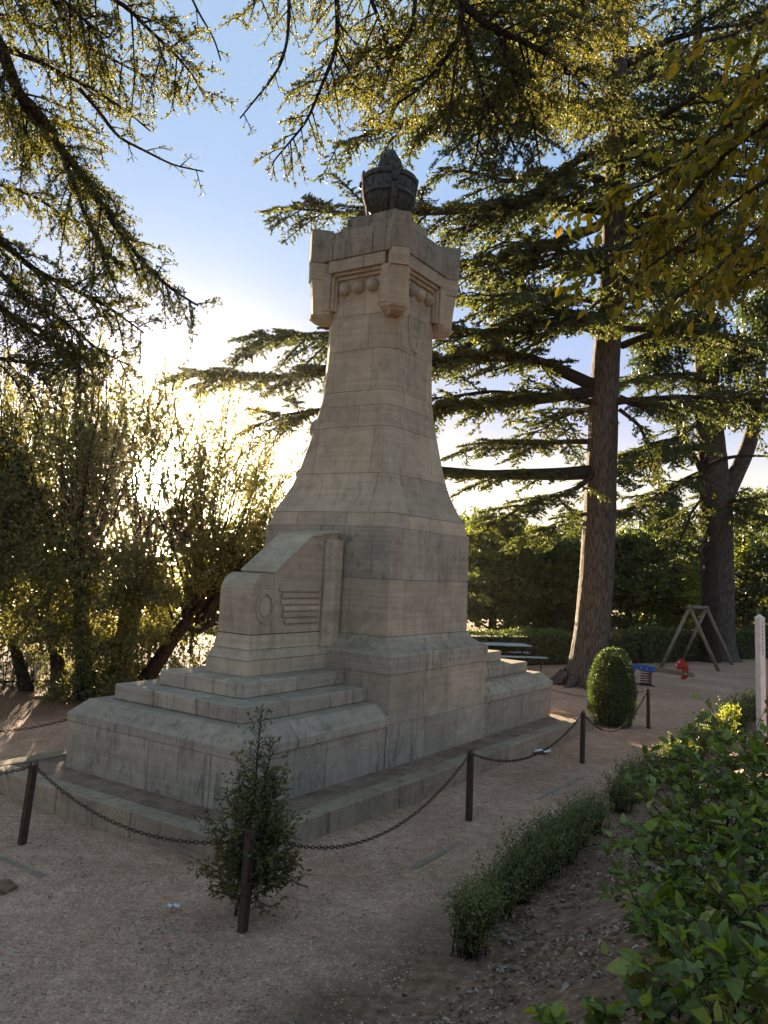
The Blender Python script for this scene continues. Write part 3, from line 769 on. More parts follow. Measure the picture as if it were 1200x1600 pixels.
# ------------------------------------------------------------------ bronze brazier on top
BRZ = thing('bronze_brazier', tuple(mon(1.42, 1.42, 8.265)), 'dark bronze brazier bowl with sculpted flame on top of the monument', 'brazier', local=True, rotz=MROT)
BRZ.scale = (0.90, 0.90, 0.95)
def lathe(prof_, n=36):
    bm = bmesh.new()
    loft(bm, [[(r * math.cos(t), r * math.sin(t), z) for t in np.linspace(0, 2 * math.pi, n, False)] for r, z in prof_])
    return bm
bm_obj('bowl', lathe([(0.10, 0.08), (0.22, 0.10), (0.33, 0.20), (0.40, 0.34), (0.425, 0.44), (0.36, 0.44), (0.2, 0.3)]), BRONZE, BRZ, True)
bm_obj('band', lathe([(0.425, 0.44), (0.455, 0.455), (0.46, 0.52), (0.455, 0.70), (0.40, 0.71), (0.40, 0.45)]), BRONZE, BRZ)
bm_obj('rim', lathe([(0.455, 0.70), (0.49, 0.715), (0.50, 0.76), (0.48, 0.80), (0.42, 0.81), (0.40, 0.72)]), BRONZE, BRZ)
for k in range(24):                                        # fluting under the bowl
    t = k / 24 * 2 * math.pi; bm = bmesh.new()
    pts = [(0.24, 0.105), (0.34, 0.20), (0.405, 0.33), (0.428, 0.425)]
    L = []
    for r, z in pts:
        c_ = Vector((r * math.cos(t), r * math.sin(t), z)); s_ = Vector((-math.sin(t), math.cos(t), 0)) * (0.012 + 0.02 * (r - 0.2)); o_2 = Vector((math.cos(t), math.sin(t), -0.4)) * 0.014
        L.append([c_ - s_, c_ + o_2, c_ + s_])
    loft(bm, L, cap=False); bm_obj('flute', bm, BRONZE, BRZ)
for k in range(4):
    t = math.radians(45 + 90 * k); rad = Vector((math.cos(t), math.sin(t), 0)); tan = Vector((-math.sin(t), math.cos(t), 0))
    bm = bmesh.new(); L = []
    for r, z, hw, th in ((0.44, 0.0, 0.075, 0.05), (0.40, 0.05, 0.05, 0.045), (0.385, 0.14, 0.042, 0.04), (0.41, 0.26, 0.046, 0.04), (0.46, 0.40, 0.055, 0.04), (0.485, 0.55, 0.062, 0.04), (0.50, 0.70, 0.07, 0.045), (0.515, 0.80, 0.07, 0.05), (0.50, 0.86, 0.045, 0.04)):
        c_ = rad * r + Vector((0, 0, z)); L.append([c_ - tan * hw, c_ + tan * hw, c_ + tan * hw - rad * th, c_ - tan * hw - rad * th])
    loft(bm, L); leg = bm_obj('leg', bm, BRONZE, BRZ)
    bm = bmesh.new(); bmesh.ops.create_cone(bm, cap_ends=True, segments=16, radius1=0.062, radius2=0.045, depth=0.04)
    m_ = Matrix.Translation(rad * 0.525 + Vector((0, 0, 0.62))) @ Matrix(((tan.x, 0, rad.x), (tan.y, 0, rad.y), (0, 1, 0))).to_4x4()
    bmesh.ops.transform(bm, matrix=m_, verts=bm.verts); bm_obj('medallion', bm, BRONZE, leg)
for k in range(16):                                        # panel mouldings on the band
    t = (k + 0.5) / 16 * 2 * math.pi; bm = bmesh.new(); box(bm, (-0.06, -0.006, -0.07), (0.06, 0.014, 0.07), 0.006)
    bmesh.ops.transform(bm, matrix=Matrix.Rotation(t - math.pi / 2, 4, 'Z') @ Matrix.Translation((0, 0.456, 0.60)), verts=bm.verts)
    bm_obj('band_panel', bm, BRONZE, BRZ)
# flame: one twisting, tongued body
fb = Buf(); fr = np.random.default_rng(3)
nz, na = 22, 40
zz = np.linspace(0, 1, nz); th = np.linspace(0, 2 * math.pi, na, False)
ZZ, TH = np.meshgrid(zz, th, indexing='ij')
R_ = 0.205 * (1 - ZZ ** 3.5) ** 0.55 * (1 - 0.2 * ZZ) + 0.005
R_ *= 1 + 0.26 * np.sin(TH * 5 + ZZ * 5.0) * (0.5 + ZZ) + 0.12 * np.sin(TH * 9 - ZZ * 7)
Xf = R_ * np.cos(TH) - 0.04 * ZZ ** 2 + 0.03 * np.sin(ZZ * 7); Yf = R_ * np.sin(TH) * 0.9 + 0.03 * np.sin(ZZ * 6 + 1)
Zf = 0.66 + ZZ * 0.66
idx = np.arange(nz * na).reshape(nz, na)
fb.add(np.stack([Xf, Yf, Zf], -1), np.stack([idx[:-1], np.roll(idx[:-1], -1, 1), np.roll(idx[1:], -1, 1), idx[1:]], -1).reshape(-1, 4))
for k in range(9):                                         # separate tongues round the main flame
    t = fr.random() * 6.28; r0 = fr.uniform(0.10, 0.22); h = fr.uniform(0.35, 0.66)
    s = np.linspace(0, 1, 7); P = np.stack([(r0 + 0.05 * np.sin(s * 3)) * np.cos(t + s * 0.5), (r0 + 0.05 * np.sin(s * 3)) * np.sin(t + s * 0.5), 0.70 + h * s], 1)
    tubes(fb, P, 0.07 * np.sin(np.clip(s + 0.18, 0, 1) * math.pi) ** 0.8 + 0.003, 8)
fb.build('flame', BRONZE, BRZ, True)

#@@OBJECTS
# ------------------------------------------------------------------ posts and chains
def make_post(name, base, lean, label):
    p = thing(name, tuple(base), label, 'post', 'chain posts around the monument', local=True)
    bm = bmesh.new(); h = 0.76; w_ = 0.032
    box(bm, (-w_, -w_, -0.15), (w_, w_, h), 0.006)
    for v in bm.verts: v.co += Vector((lean[0], lean[1], 0)) * max(0, v.co.z)
    bm_obj('shaft', bm, RUST, p)
    bm = bmesh.new()
    box(bm, (-w_ - 0.008, -0.008, h - 0.05), (-w_ + 0.004, 0.008, h + 0.03), 0.003); box(bm, (w_ - 0.004, -0.008, h - 0.05), (w_ + 0.008, 0.008, h + 0.03), 0.003)
    for v in bm.verts: v.co += Vector((lean[0], lean[1], 0)) * max(0, v.co.z)
    bm_obj('hook', bm, RUST, p)
    p.rotation_euler = (0, 0, MROT)
    return p, np.array(base) + np.array([0, 0, h - 0.01]) + lean_w(lean, h)
def lean_w(l, h):
    return (l[0] * UA + l[1] * VA) * h
PST = [((-4.17, 1.42), (0.02, -0.10), 'leaning rusty square post at the left edge, on the gravel before the kerb'),
       ((-4.19, -1.45), (0.0, -0.02), 'rusty square post standing in the lower branches of the sapling'),
       ((-0.46, -1.45), (0.0, 0.03), 'rusty square post below the middle of the monument, between sapling and topiary'),
       ((3.39, -1.41), (0.0, 0.02), 'rusty square post just left of the clipped topiary bush'),
       ((7.23, -1.37), (0.0, 0.06), 'rusty square post to the right of the clipped topiary, before the seesaw'),
       ((7.23, 1.42), (0, 0), 'rusty square post hidden behind the far end of the base'),
       ((-4.17, 4.3), (0, 0), 'rusty square post at the left corner, on the gravel outside the picture'),
       ((-0.46, 4.3), (0, 0), 'rusty square post behind the left end of the stepped base')]
tops = []
for (ab, ln, lab) in PST:
    _, t = make_post('chain_post', mon(*ab), ln, lab); tops.append(t)
def link_mesh():
    n, m_ = 10, 5; b = Buf(); L, w_, r = 0.028, 0.015, 0.0050
    t = np.linspace(0, 2 * math.pi, n, False)
    C = np.stack([np.cos(t) * w_ * 0.9 * 0 + np.where(np.abs(np.cos(t)) > 0, np.cos(t) * L, 0), np.sin(t) * w_, 0 * t], 1)
    T = unit(np.roll(C, -1, 0) - np.roll(C, 1, 0)); Z = np.array([0, 0, 1.0]); Nn = np.cross(T, Z)
    a = np.linspace(0, 2 * math.pi, m_, False)
    V = C[:, None] + r * (np.cos(a)[None, :, None] * Nn[:, None] + np.sin(a)[None, :, None] * Z)
    idx = np.arange(n * m_).reshape(n, m_)
    f = np.stack([idx, np.roll(idx, -1, 1), np.roll(np.roll(idx, -1, 0), -1, 1), np.roll(idx, -1, 0)], -1).reshape(-1, 4)
    return V.reshape(-1, 3), f
LV, LF = link_mesh()
def chain(p, q, sag, label, name='chain'):
    s = np.linspace(0, 1, 200); d = q - p
    C = p + d * s[:, None]; C[:, 2] -= sag * 4 * s * (1 - s)
    ln = np.r_[0, np.cumsum(np.linalg.norm(np.diff(C, axis=0), axis=1))]
    n = int(ln[-1] / 0.047); t = (np.arange(n) + 0.5) / n * ln[-1]
    X = np.stack([np.interp(t, ln, C[:, i]) for i in range(3)], 1)
    X2 = np.stack([np.interp(t + 0.01, ln, C[:, i]) for i in range(3)], 1); T = unit(X2 - X)
    side = unit(np.cross(T, np.array([0, 0, 1.0]))); up = np.cross(side, T)
    b = Buf()
    for i in range(n):
        A_, B_ = (side[i], up[i]) if i % 2 else (up[i], -side[i])
        b.add(X[i] + LV[:, :1] * T[i] + LV[:, 1:2] * A_ + LV[:, 2:] * B_, LF)
    o = b.build(name, RUST)
    tag(o, label, 'chain', 'chains hung between the posts')
chain(tops[0], tops[1] - np.array([0, 0, 0.06]), 0.25, 'rusty chain hanging from the leaning left post towards the sapling')
chain(tops[1], tops[2], 0.47, 'rusty chain dipping low between the sapling and the middle post')
chain(tops[2], tops[3], 0.33, 'rusty chain from the middle post to the post beside the topiary')
chain(tops[3], tops[4], 0.50, 'rusty chain passing in front of the clipped topiary bush')
chain(tops[4], tops[5], 0.30, 'rusty chain behind the topiary, reaching to the far end of the base')
chain(tops[6], tops[0], 0.30, 'rusty chain from the leaning left post out of the picture')
chain(tops[6], tops[7], 0.35, 'rusty chain along the far left side of the platform')

# ------------------------------------------------------------------ playground
def rod(bm, p, q, r, sides=10):
    p, q = Vector(p), Vector(q); d = q - p
    m_ = Matrix.Translation((p + q) / 2) @ d.to_track_quat('Z', 'Y').to_matrix().to_4x4()
    bmesh.ops.create_cone(bm, cap_ends=True, segments=sides, radius1=r, radius2=r, depth=d.length, matrix=m_)
SW = thing('swing_frame', (10.6, 27.6, 0), 'bare timber swing frame of crossed poles in front of the second cedar', 'swing frame')
ap1, ap2 = Vector((10.47, 27.55, 2.08)), Vector((12.05, 30.05, 2.02))
for a_, b_ in (((9.58, 27.64, 0), ap1), ((11.49, 27.44, 0), ap1), ((11.16, 30.10, 0), ap2), ((13.03, 29.97, 0), ap2)):
    bm = bmesh.new(); a_ = Vector(a_); rod(bm, a_ - Vector((0, 0, 0.05)), b_ + (b_ - a_) * 0.03, 0.062, 12); bm_obj('leg', bm, WOODPOLE, SW, True)
bm = bmesh.new(); rod(bm, ap1 - (ap2 - ap1) * 0.06, ap2 + (ap2 - ap1) * 0.06, 0.06, 12); bm_obj('crossbar', bm, WOODPOLE, SW, True)
for ap in (ap1, ap2):
    bm = bmesh.new(); box(bm, (ap.x - 0.10, ap.y - 0.05, ap.z - 0.09), (ap.x + 0.10, ap.y + 0.05, ap.z + 0.07), 0.02); bm_obj('bracket', bm, RUST, SW)

SS = thing('spring_seesaw', (7.45, 22.6, 0), 'small spring seesaw with a red horse head and blue panel', 'seesaw', local=True, rotz=math.radians(-6))
b = Buf(); s = np.linspace(0, 1, 90)
tubes(b, np.stack([0.14 * np.cos(s * 6.28 * 5.5), 0.14 * np.sin(s * 6.28 * 5.5), 0.03 + 0.36 * s], 1), np.full(90, 0.017), 6); b.build('spring', simple('dark_red_steel', (0.10, 0.02, 0.016), 0.5), SS, True)
bm = bmesh.new(); box(bm, (-0.2, -0.2, -0.02), (0.2, 0.2, 0.03), 0.01); bm_obj('base_plate', bm, RUST, SS)
tilt = Matrix.Translation((0, 0, 0.47)) @ Matrix.Rotation(math.radians(4.5), 4, 'Y')
def tl(bm): bmesh.ops.transform(bm, matrix=tilt, verts=bm.verts)
for y in (-0.09, 0.09):
    bm = bmesh.new(); box(bm, (-1.3, y - 0.025, -0.05), (1.25, y + 0.025, 0.05), 0.008); tl(bm); bm_obj('beam', bm, BEAM, SS)
bm = bmesh.new(); box(bm, (-0.22, -0.125, -0.075), (0.22, 0.125, 0.07), 0.01); tl(bm); plate = bm_obj('spring_plate', bm, BLUEP, SS)
for x in (-0.17, -0.02, 0.17, 1.02, 1.12, 1.2, -0.45, -0.6):
    bm = bmesh.new(); bmesh.ops.create_cone(bm, cap_ends=True, segments=8, radius1=0.018, radius2=0.014, depth=0.02, matrix=Matrix.Translation((x, -0.132 if abs(x) < 0.2 else -0.122, 0)) @ Matrix.Rotation(math.pi / 2, 4, 'X')); tl(bm); bm_obj('bolt', bm, BOLT, SS)
def panel(pts, y, th_, mat, name, bev=0.006):
    bm = bmesh.new()
    L0 = [bm.verts.new((x, y - th_, z)) for x, z in pts]; L1 = [bm.verts.new((x, y + th_, z)) for x, z in pts]
    bm.faces.new(L0); bm.faces.new(L1[::-1])
    for k in range(len(pts)): bm.faces.new((L0[k], L0[(k + 1) % len(pts)], L1[(k + 1) % len(pts)], L1[k]))
    tl(bm); return bm_obj(name, bm, mat, SS)
horse = [(0.95, -0.17), (1.0, -0.05), (0.99, 0.05), (0.955, 0.13), (0.90, 0.10), (0.845, 0.09), (0.80, 0.13), (0.79, 0.19), (0.80, 0.26), (0.795, 0.32), (0.82, 0.36), (0.845, 0.375),
         (0.85, 0.42), (0.885, 0.39), (0.93, 0.415), (0.99, 0.395), (1.05, 0.34), (1.10, 0.26), (1.125, 0.17), (1.13, 0.05), (1.13, -0.08), (1.09, -0.15), (1.02, -0.18)]
horse = [(x - 0.02, z * 0.92) for x, z in horse]
hh = panel(horse, 0.0, 0.035, REDP, 'horse_head')
bm = bmesh.new(); bmesh.ops.create_cone(bm, cap_ends=True, segments=10, radius1=0.022, radius2=0.022, depth=0.012, matrix=Matrix.Translation((0.835, -0.04, 0.30)) @ Matrix.Rotation(math.pi / 2, 4, 'X')); tl(bm); bm_obj('eye', bm, WHITEP, hh)
bm = bmesh.new(); rod(bm, (0.93, -0.17, 0.16), (0.93, 0.17, 0.16), 0.018); tl(bm); bm_obj('handle', bm, RUST, hh)
panel([(-0.62, 0.06), (-0.22, 0.05), (-0.30, -0.06), (-0.36, -0.27), (-0.46, -0.27), (-0.52, -0.06)], -0.0, 0.13, BLUEP, 'blue_panel')
panel([(-x - 0.12, z) for x, z in horse], 0.0, 0.035, BLUEP, 'horse_head')

PT = thing('picnic_table', (4.0, 24.9, 0), 'picnic table with bench, sky sheen in its colour, behind the far end of the base', 'picnic table', local=True, rotz=math.radians(12))
for i in range(4):
    bm = bmesh.new(); y0 = -0.36 + i * 0.185; box(bm, (-0.95, y0, 0.70), (0.62, y0 + 0.17, 0.74), 0.01); bm_obj('top_slat', bm, TABLE, PT)
for y0 in (-0.82, 0.58):
    for k in range(2):
        bm = bmesh.new(); box(bm, (-0.95, y0 + k * 0.13, 0.41), (0.95, y0 + 0.12 + k * 0.13, 0.445), 0.01); bm_obj('bench_slat', bm, TABLE, PT)
for x in (-0.7, 0.75):
    for y0, y1 in ((-0.75, -0.75), (0.75, 0.75)):
        bm = bmesh.new(); rod(bm, (x, y0, 0), (x, y1, 0.41), 0.022, 8); bm_obj('leg', bm, RUST, PT, True)
    bm = bmesh.new(); rod(bm, (min(x, 0.5), -0.78, 0.38), (min(x, 0.5), 0.78, 0.38), 0.02, 8); bm_obj('cross_rail', bm, RUST, PT, True)
    bm = bmesh.new(); rod(bm, (min(x, 0.45), 0, 0.38), (min(x, 0.45), 0, 0.70), 0.03, 8); bm_obj('pedestal', bm, RUST, PT, True)

pb = at(1187, 960, 13.0)
PP = thing('peace_pole', (pb[0], pb[1], 0), 'white square pole with pointed top and small vertical lettering at right edge', 'pole', local=True, rotz=0.35)
zt = pb[2]; bm = bmesh.new()
loft(bm, [[(x * w_, y * w_, z) for x, y in ((-1, -1), (1, -1), (1, 1), (-1, 1))] for w_, z in ((0.052, -0.2), (0.052, zt - 0.07))])
def leanx(bm):
    for v in bm.verts: v.co.x -= 0.052 * max(0, v.co.z) ; v.co.x += 0.052 * zt
leanx(bm); shaft_ = bm_obj('shaft', bm, WHITEP, PP)
bm = bmesh.new(); loft(bm, [[(x * w_, y * w_, z) for x, y in ((-1, -1), (1, -1), (1, 1), (-1, 1))] for w_, z in ((0.056, zt - 0.068), (0.056, zt - 0.05), (0.006, zt))]); leanx(bm); bm_obj('pointed_cap', bm, WHITEP, PP)
lr = np.random.default_rng(8); bm = bmesh.new()            # faint column of small characters, unreadable in the photograph
for k in range(9):
    zc = zt - 0.13 - k * 0.062
    for j in range(4):
        if lr.random() < 0.55: box(bm, (-0.016, -0.0535, zc - 0.018 + j * 0.011), (0.016, -0.0522, zc - 0.014 + j * 0.011))
        if lr.random() < 0.5: box(bm, (-0.016 + j * 0.010, -0.0538, zc - 0.02), (-0.0125 + j * 0.010, -0.0522, zc + 0.018))
leanx(bm); bm_obj('lettering', bm, GREYPRINT, shaft_)

def paper(name, x, y, s, label, seed):
    r = np.random.default_rng(seed); n = 7; X, Y = np.meshgrid(np.linspace(-1, 1, n), np.linspace(-0.7, 0.7, n))
    Z = 0.03 + 0.012 * np.sin(X * 5 + seed) + 0.012 * np.sin(Y * 7) + r.uniform(0, 0.01, X.shape)
    b = Buf(); idx = np.arange(n * n).reshape(n, n)
    b.add(np.stack([x + X * s + 0.1 * s * np.sin(Y * 4), y + Y * s, Z + 0.02 * (X * X) * s * 5], -1), np.stack([idx[:-1, :-1], idx[:-1, 1:], idx[1:, 1:], idx[1:, :-1]], -1).reshape(-1, 4))
    tag(b.build(name, PAPER), label, 'litter')
paper('paper_scrap', -1.50, 6.68, 0.045, 'small crumpled white paper scrap on gravel left of the sapling', 1)
paper('paper_scrap', 2.71, 13.23, 0.16, 'flattened white paper lying against the kerb left of the topiary', 2)

#@@PLANTS
# ------------------------------------------------------------------ foliage tools
def branches(o, d, L, g_, n=5):
    t = np.linspace(0, 1, n)[None, :, None]
    P = o[:, None] + d[:, None] * (L[:, None, None] * t)
    P[..., 2] -= (g_ * L)[:, None] * t[..., 0] ** 2
    return P
def spawn(rng, o, d, L, g_, spacing, t0, t1, ang, Lfun, flat=0.25, droop=0.0, maxn=400, gch=0.1):
    n = np.clip(((L * (t1 - t0)) / spacing).astype(int), 1, maxn)
    ix = np.repeat(np.arange(len(o)), n)
    k = np.concatenate([np.arange(m_) for m_ in n])
    t = t0 + (t1 - t0) * (k + rng.random(len(k))) / n[ix]
    P = o[ix] + d[ix] * (L[ix] * t)[:, None]; P[:, 2] -= g_[ix] * L[ix] * t * t
    T = d[ix].copy(); T[:, 2] -= 2 * g_[ix] * t; T = unit(T)
    up = unit(np.array([0, 0, 1.0]) + rng.normal(0, flat, (len(ix), 3)))
    S = unit(np.cross(T, up)) * np.where(k % 2, 1.0, -1.0)[:, None]
    a = np.radians(rng.normal(ang[0], ang[1], len(ix)))
    D = T * np.cos(a)[:, None] + S * np.sin(a)[:, None]; D[:, 2] += rng.normal(-droop, 0.10, len(ix)); D = unit(D)
    Lc = Lfun(t, L[ix]) * rng.uniform(0.65, 1.15, len(ix))
    return P, D, Lc, np.full(len(ix), gch) * rng.uniform(0.3, 1.6, len(ix))
def points_on(rng, o, d, L, g_, spacing, t0=0.1, t1=1.0, jit=0.0):
    n = np.clip((L * (t1 - t0) / spacing).astype(int), 1, 200); ix = np.repeat(np.arange(len(o)), n)
    k = np.concatenate([np.arange(m_) for m_ in n]); t = t0 + (t1 - t0) * (k + rng.random(len(k))) / n[ix]
    P = o[ix] + d[ix] * (L[ix] * t)[:, None]; P[:, 2] -= g_[ix] * L[ix] * t * t
    if jit: P += rng.normal(0, jit, P.shape)
    return P, d[ix]
def tufts_far(buf, rng, P, D, size):
    """two crossed irregular triangles for each needle tuft"""
    n = len(P); s = size * rng.uniform(0.6, 1.4, n)[:, None]
    for _ in range(2):
        a = unit(rng.normal(0, 0.8, (n, 3)) + D * 0.9); b_ = unit(np.cross(a, rng.normal(0, 1, (n, 3))))
        v = np.stack([P - a * s * 0.4 - b_ * s * 0.26, P + a * s * 0.95, P - a * s * 0.3 + b_ * s * 0.30], 1)
        buf.add(v.reshape(-1, 3), np.arange(3 * n).reshape(n, 3))
def tufts_near(buf, rng, P, D, size, k=7, w=0.2):
    """a star of separate needles for each tuft"""
    n = len(P); c = unit(D + rng.normal(0, 0.5, (n, 3)))
    P_ = np.repeat(P, k, 0); C_ = np.repeat(c, k, 0)
    r = unit(rng.normal(0, 1, (n * k, 3)) + C_ * 0.55); s = size * rng.uniform(0.7, 1.25, n * k)[:, None]
    b_ = unit(np.cross(r, rng.normal(0, 1, (n * k, 3)))) * s * w
    v = np.stack([P_ - b_, P_ + b_, P_ + r * s], 1)
    buf.add(v.reshape(-1, 3), np.arange(3 * n * k).reshape(-1, 3))
def leaves(buf, rng, P, D, size, aspect=0.45, detail=0, up=0.4, fold=0.25, curl=0.15):
    """flat leaves: detail 0 = one kite, 1 = folded six-sided blade"""
    n = len(P); a = unit(D); s = size * rng.uniform(0.45, 1.3, n)
    nrm = unit(np.array([0, 0, 1.0]) * up + rng.normal(0, 0.6, (n, 3)))
    b_ = unit(np.cross(a, nrm)); nn = np.cross(b_, a)
    S = s[:, None]; Wd = S * aspect * 0.5
    if detail == 0:
        v = np.stack([P, P + a * S * 0.5 - b_ * Wd, P + a * S, P + a * S * 0.5 + b_ * Wd], 1)
        buf.add(v.reshape(-1, 3), np.arange(4 * n).reshape(n, 4))
    else:
        f_ = nn * Wd * fold * rng.uniform(0.2, 1.8, n)[:, None]; cu = -nn * S * curl * rng.uniform(-0.5, 2.6, n)[:, None]; Wd = Wd * rng.uniform(0.75, 1.1, n)[:, None]
        st = P + a * S * 0.08
        rows = [st, P + a * S * 0.36 - b_ * Wd + f_, P + a * S * 0.72 - b_ * Wd * 0.72 + f_ + cu * 0.5, P + a * S * 1.05 + cu,
                P + a * S * 0.72 + b_ * Wd * 0.72 + f_ + cu * 0.5, P + a * S * 0.36 + b_ * Wd + f_, P + a * S * 0.36, P + a * S * 0.72 + cu * 0.5]
        v = np.stack(rows, 1); i0 = (np.arange(n) * 8)[:, None]
        buf.add(v.reshape(-1, 3), np.concatenate([i0 + np.array([[6, 1, 2, 7]]), i0 + np.array([[5, 6, 7, 4]])]))
        buf.add(np.zeros((0, 3)), np.zeros((0, 3)))
        base = buf.n - 8 * n
        tri = np.concatenate([i0 + np.array([[0, 1, 6]]), i0 + np.array([[0, 6, 5]]), i0 + np.array([[7, 2, 3]]), i0 + np.array([[7, 3, 4]])]) + base
        buf.f[3].append(tri)
def limb_samples(rng, P, spacing, t0=0.12, t1=1.0):
    s = np.r_[0, np.cumsum(np.linalg.norm(np.diff(P, axis=0), axis=1))]; L = s[-1]
    n = max(2, int(L * (t1 - t0) / spacing)); t = t0 + (t1 - t0) * (np.arange(n) + rng.random(n)) / n
    X = np.stack([np.interp(t * L, s, P[:, i]) for i in range(3)], 1)
    X2 = np.stack([np.interp(np.minimum(t * L + 0.1, L + 0.1), np.r_[s, L + 0.1], np.r_[P[:, i], P[-1, i] + (P[-1, i] - P[-2, i]) / max(s[-1] - s[-2], 1e-6) * 0.1]) for i in range(3)], 1)
    return X, unit(X2 - X), t, L
def smooth_path(P, n=24):
    P = np.asarray(P, float); s = np.r_[0, np.cumsum(np.linalg.norm(np.diff(P, axis=0), axis=1))]
    t = np.linspace(0, s[-1], n); Q = np.stack([np.interp(t, s, P[:, i]) for i in range(3)], 1)
    for _ in range(2): Q[1:-1] = (Q[:-2] + 2 * Q[1:-1] + Q[2:]) / 4
    return Q
def cedar_limb(rng, wood, fol, P, r0, side, sp1=0.16, sp2=0.09, sp3=0.05, size=0.045, near=False, t0=0.15, droop=0.05, flat=0.25, ang=(62, 12), k=7, l2=0.42, g1=0.12, up_bias=0.0, tl_=0.35, g2=0.08):
    P = smooth_path(P); n = len(P)
    tubes(wood, P, np.linspace(r0, max(0.008, r0 * 0.15), n), 8)
    X, T, t, L = limb_samples(rng, P, sp1, t0)
    m_ = len(X); kk = np.arange(m_)
    up = unit(np.array([0, 0, 1.0]) + rng.normal(0, flat, (m_, 3)))
    S = unit(np.cross(T, up)) * np.where(kk % 2, 1.0, -1.0)[:, None]
    a = np.radians(rng.normal(ang[0], ang[1], m_))
    D = T * np.cos(a)[:, None] + S * np.sin(a)[:, None]; D[:, 2] += rng.normal(up_bias - droop, 0.12, m_); D = unit(D)
    prof_ = np.sin(np.clip((t - t0) / (1 - t0) * 0.85 + 0.15, 0, 1) * math.pi) ** 0.6 * (1 - 0.35 * t) + tl_ * t ** 4
    L1 = side * prof_ * rng.uniform(0.45, 1.15, m_); g1_ = rng.uniform(0.3, 1.6, m_) * g1
    B1 = branches(X, D, L1, g1_, 5)
    tubes(wood, B1, np.linspace(1, 0.25, 5)[None] * (0.006 + 0.012 * L1)[:, None] * (1.0 if near else 1.2), 3)
    o2, d2, L2, g2_ = spawn(rng, X, D, L1, g1_, sp2, 0.12, 1.0, (52, 12), lambda tt, LL: l2 * np.minimum(LL, 1.2) * (1.05 - 0.75 * tt) + 0.05, flat, droop, gch=g2)
    tubes(wood, branches(o2, d2, L2, g2_, 2), np.linspace(1, 0.35, 2)[None] * np.full(len(o2), 0.0045 if near else 0.006)[:, None], 3)
    a2, b2 = points_on(rng, o2, d2, L2, g2_, sp3, 0.05, 1.05, 0.008)
    a1, b1 = points_on(rng, X, D, L1, g1_, sp3 * 1.2, 0.35, 1.05, 0.008)
    A = np.concatenate([a2, a1]); Bd = np.concatenate([b2, b1])
    A[:, 2] += 0.015
    if near: tufts_near(fol, rng, A, Bd, size, k)
    else: tufts_far(fol, rng, A, Bd, size)

#@@TREES
# ------------------------------------------------------------------ the big cedar right of the monument
def trunk_obj(tree, P, R, mat, seed, sides=30, flare=0.35, rough=0.06, name='trunk'):
    b = Buf(); b.add(*bark_tube(P, R, sides, seed, rough, flare=flare)); return b.build(name, mat, tree, True)
D1 = 21.75
T1 = path([(912, 1080), (918, 1030), (924, 1000), (932, 900), (937, 800), (941, 700), (944, 600), (952, 500), (957, 400), (959, 300), (965, 150), (972, 0), (978, -200), (984, -380)], D1)
T1[0, 2] = -0.15
R1 = 0.85 * np.array([0.60, 0.56, 0.54, 0.52, 0.50, 0.46, 0.44, 0.385, 0.34, 0.31, 0.27, 0.21, 0.14, 0.04])
c1 = thing('cedar_tree', (T1[0, 0], T1[0, 1], 0), 'big cedar with ridged grey trunk and long level limbs, right of the monument', 'tree', 'cedars in the garden')
trunk_obj(c1, T1, R1, BARK, 21, flare=0.28)
bm_ = Buf()
for k in range(11):                                        # roots spreading at the foot
    t = k / 11 * 6.28; r = 0.52; s = np.linspace(0, 1, 5)
    P = np.stack([T1[0, 0] + (r + 0.55 * s) * np.cos(t) , T1[0, 1] + (r + 0.55 * s) * np.sin(t), 0.28 * (1 - s) ** 2 - 0.02], 1)
    tubes(bm_, P, 0.16 * (1 - s * 0.7), 7)
bm_.build('roots', BARK, c1, True)
rng = np.random.default_rng(101)
w1, f1 = Buf(), Buf()
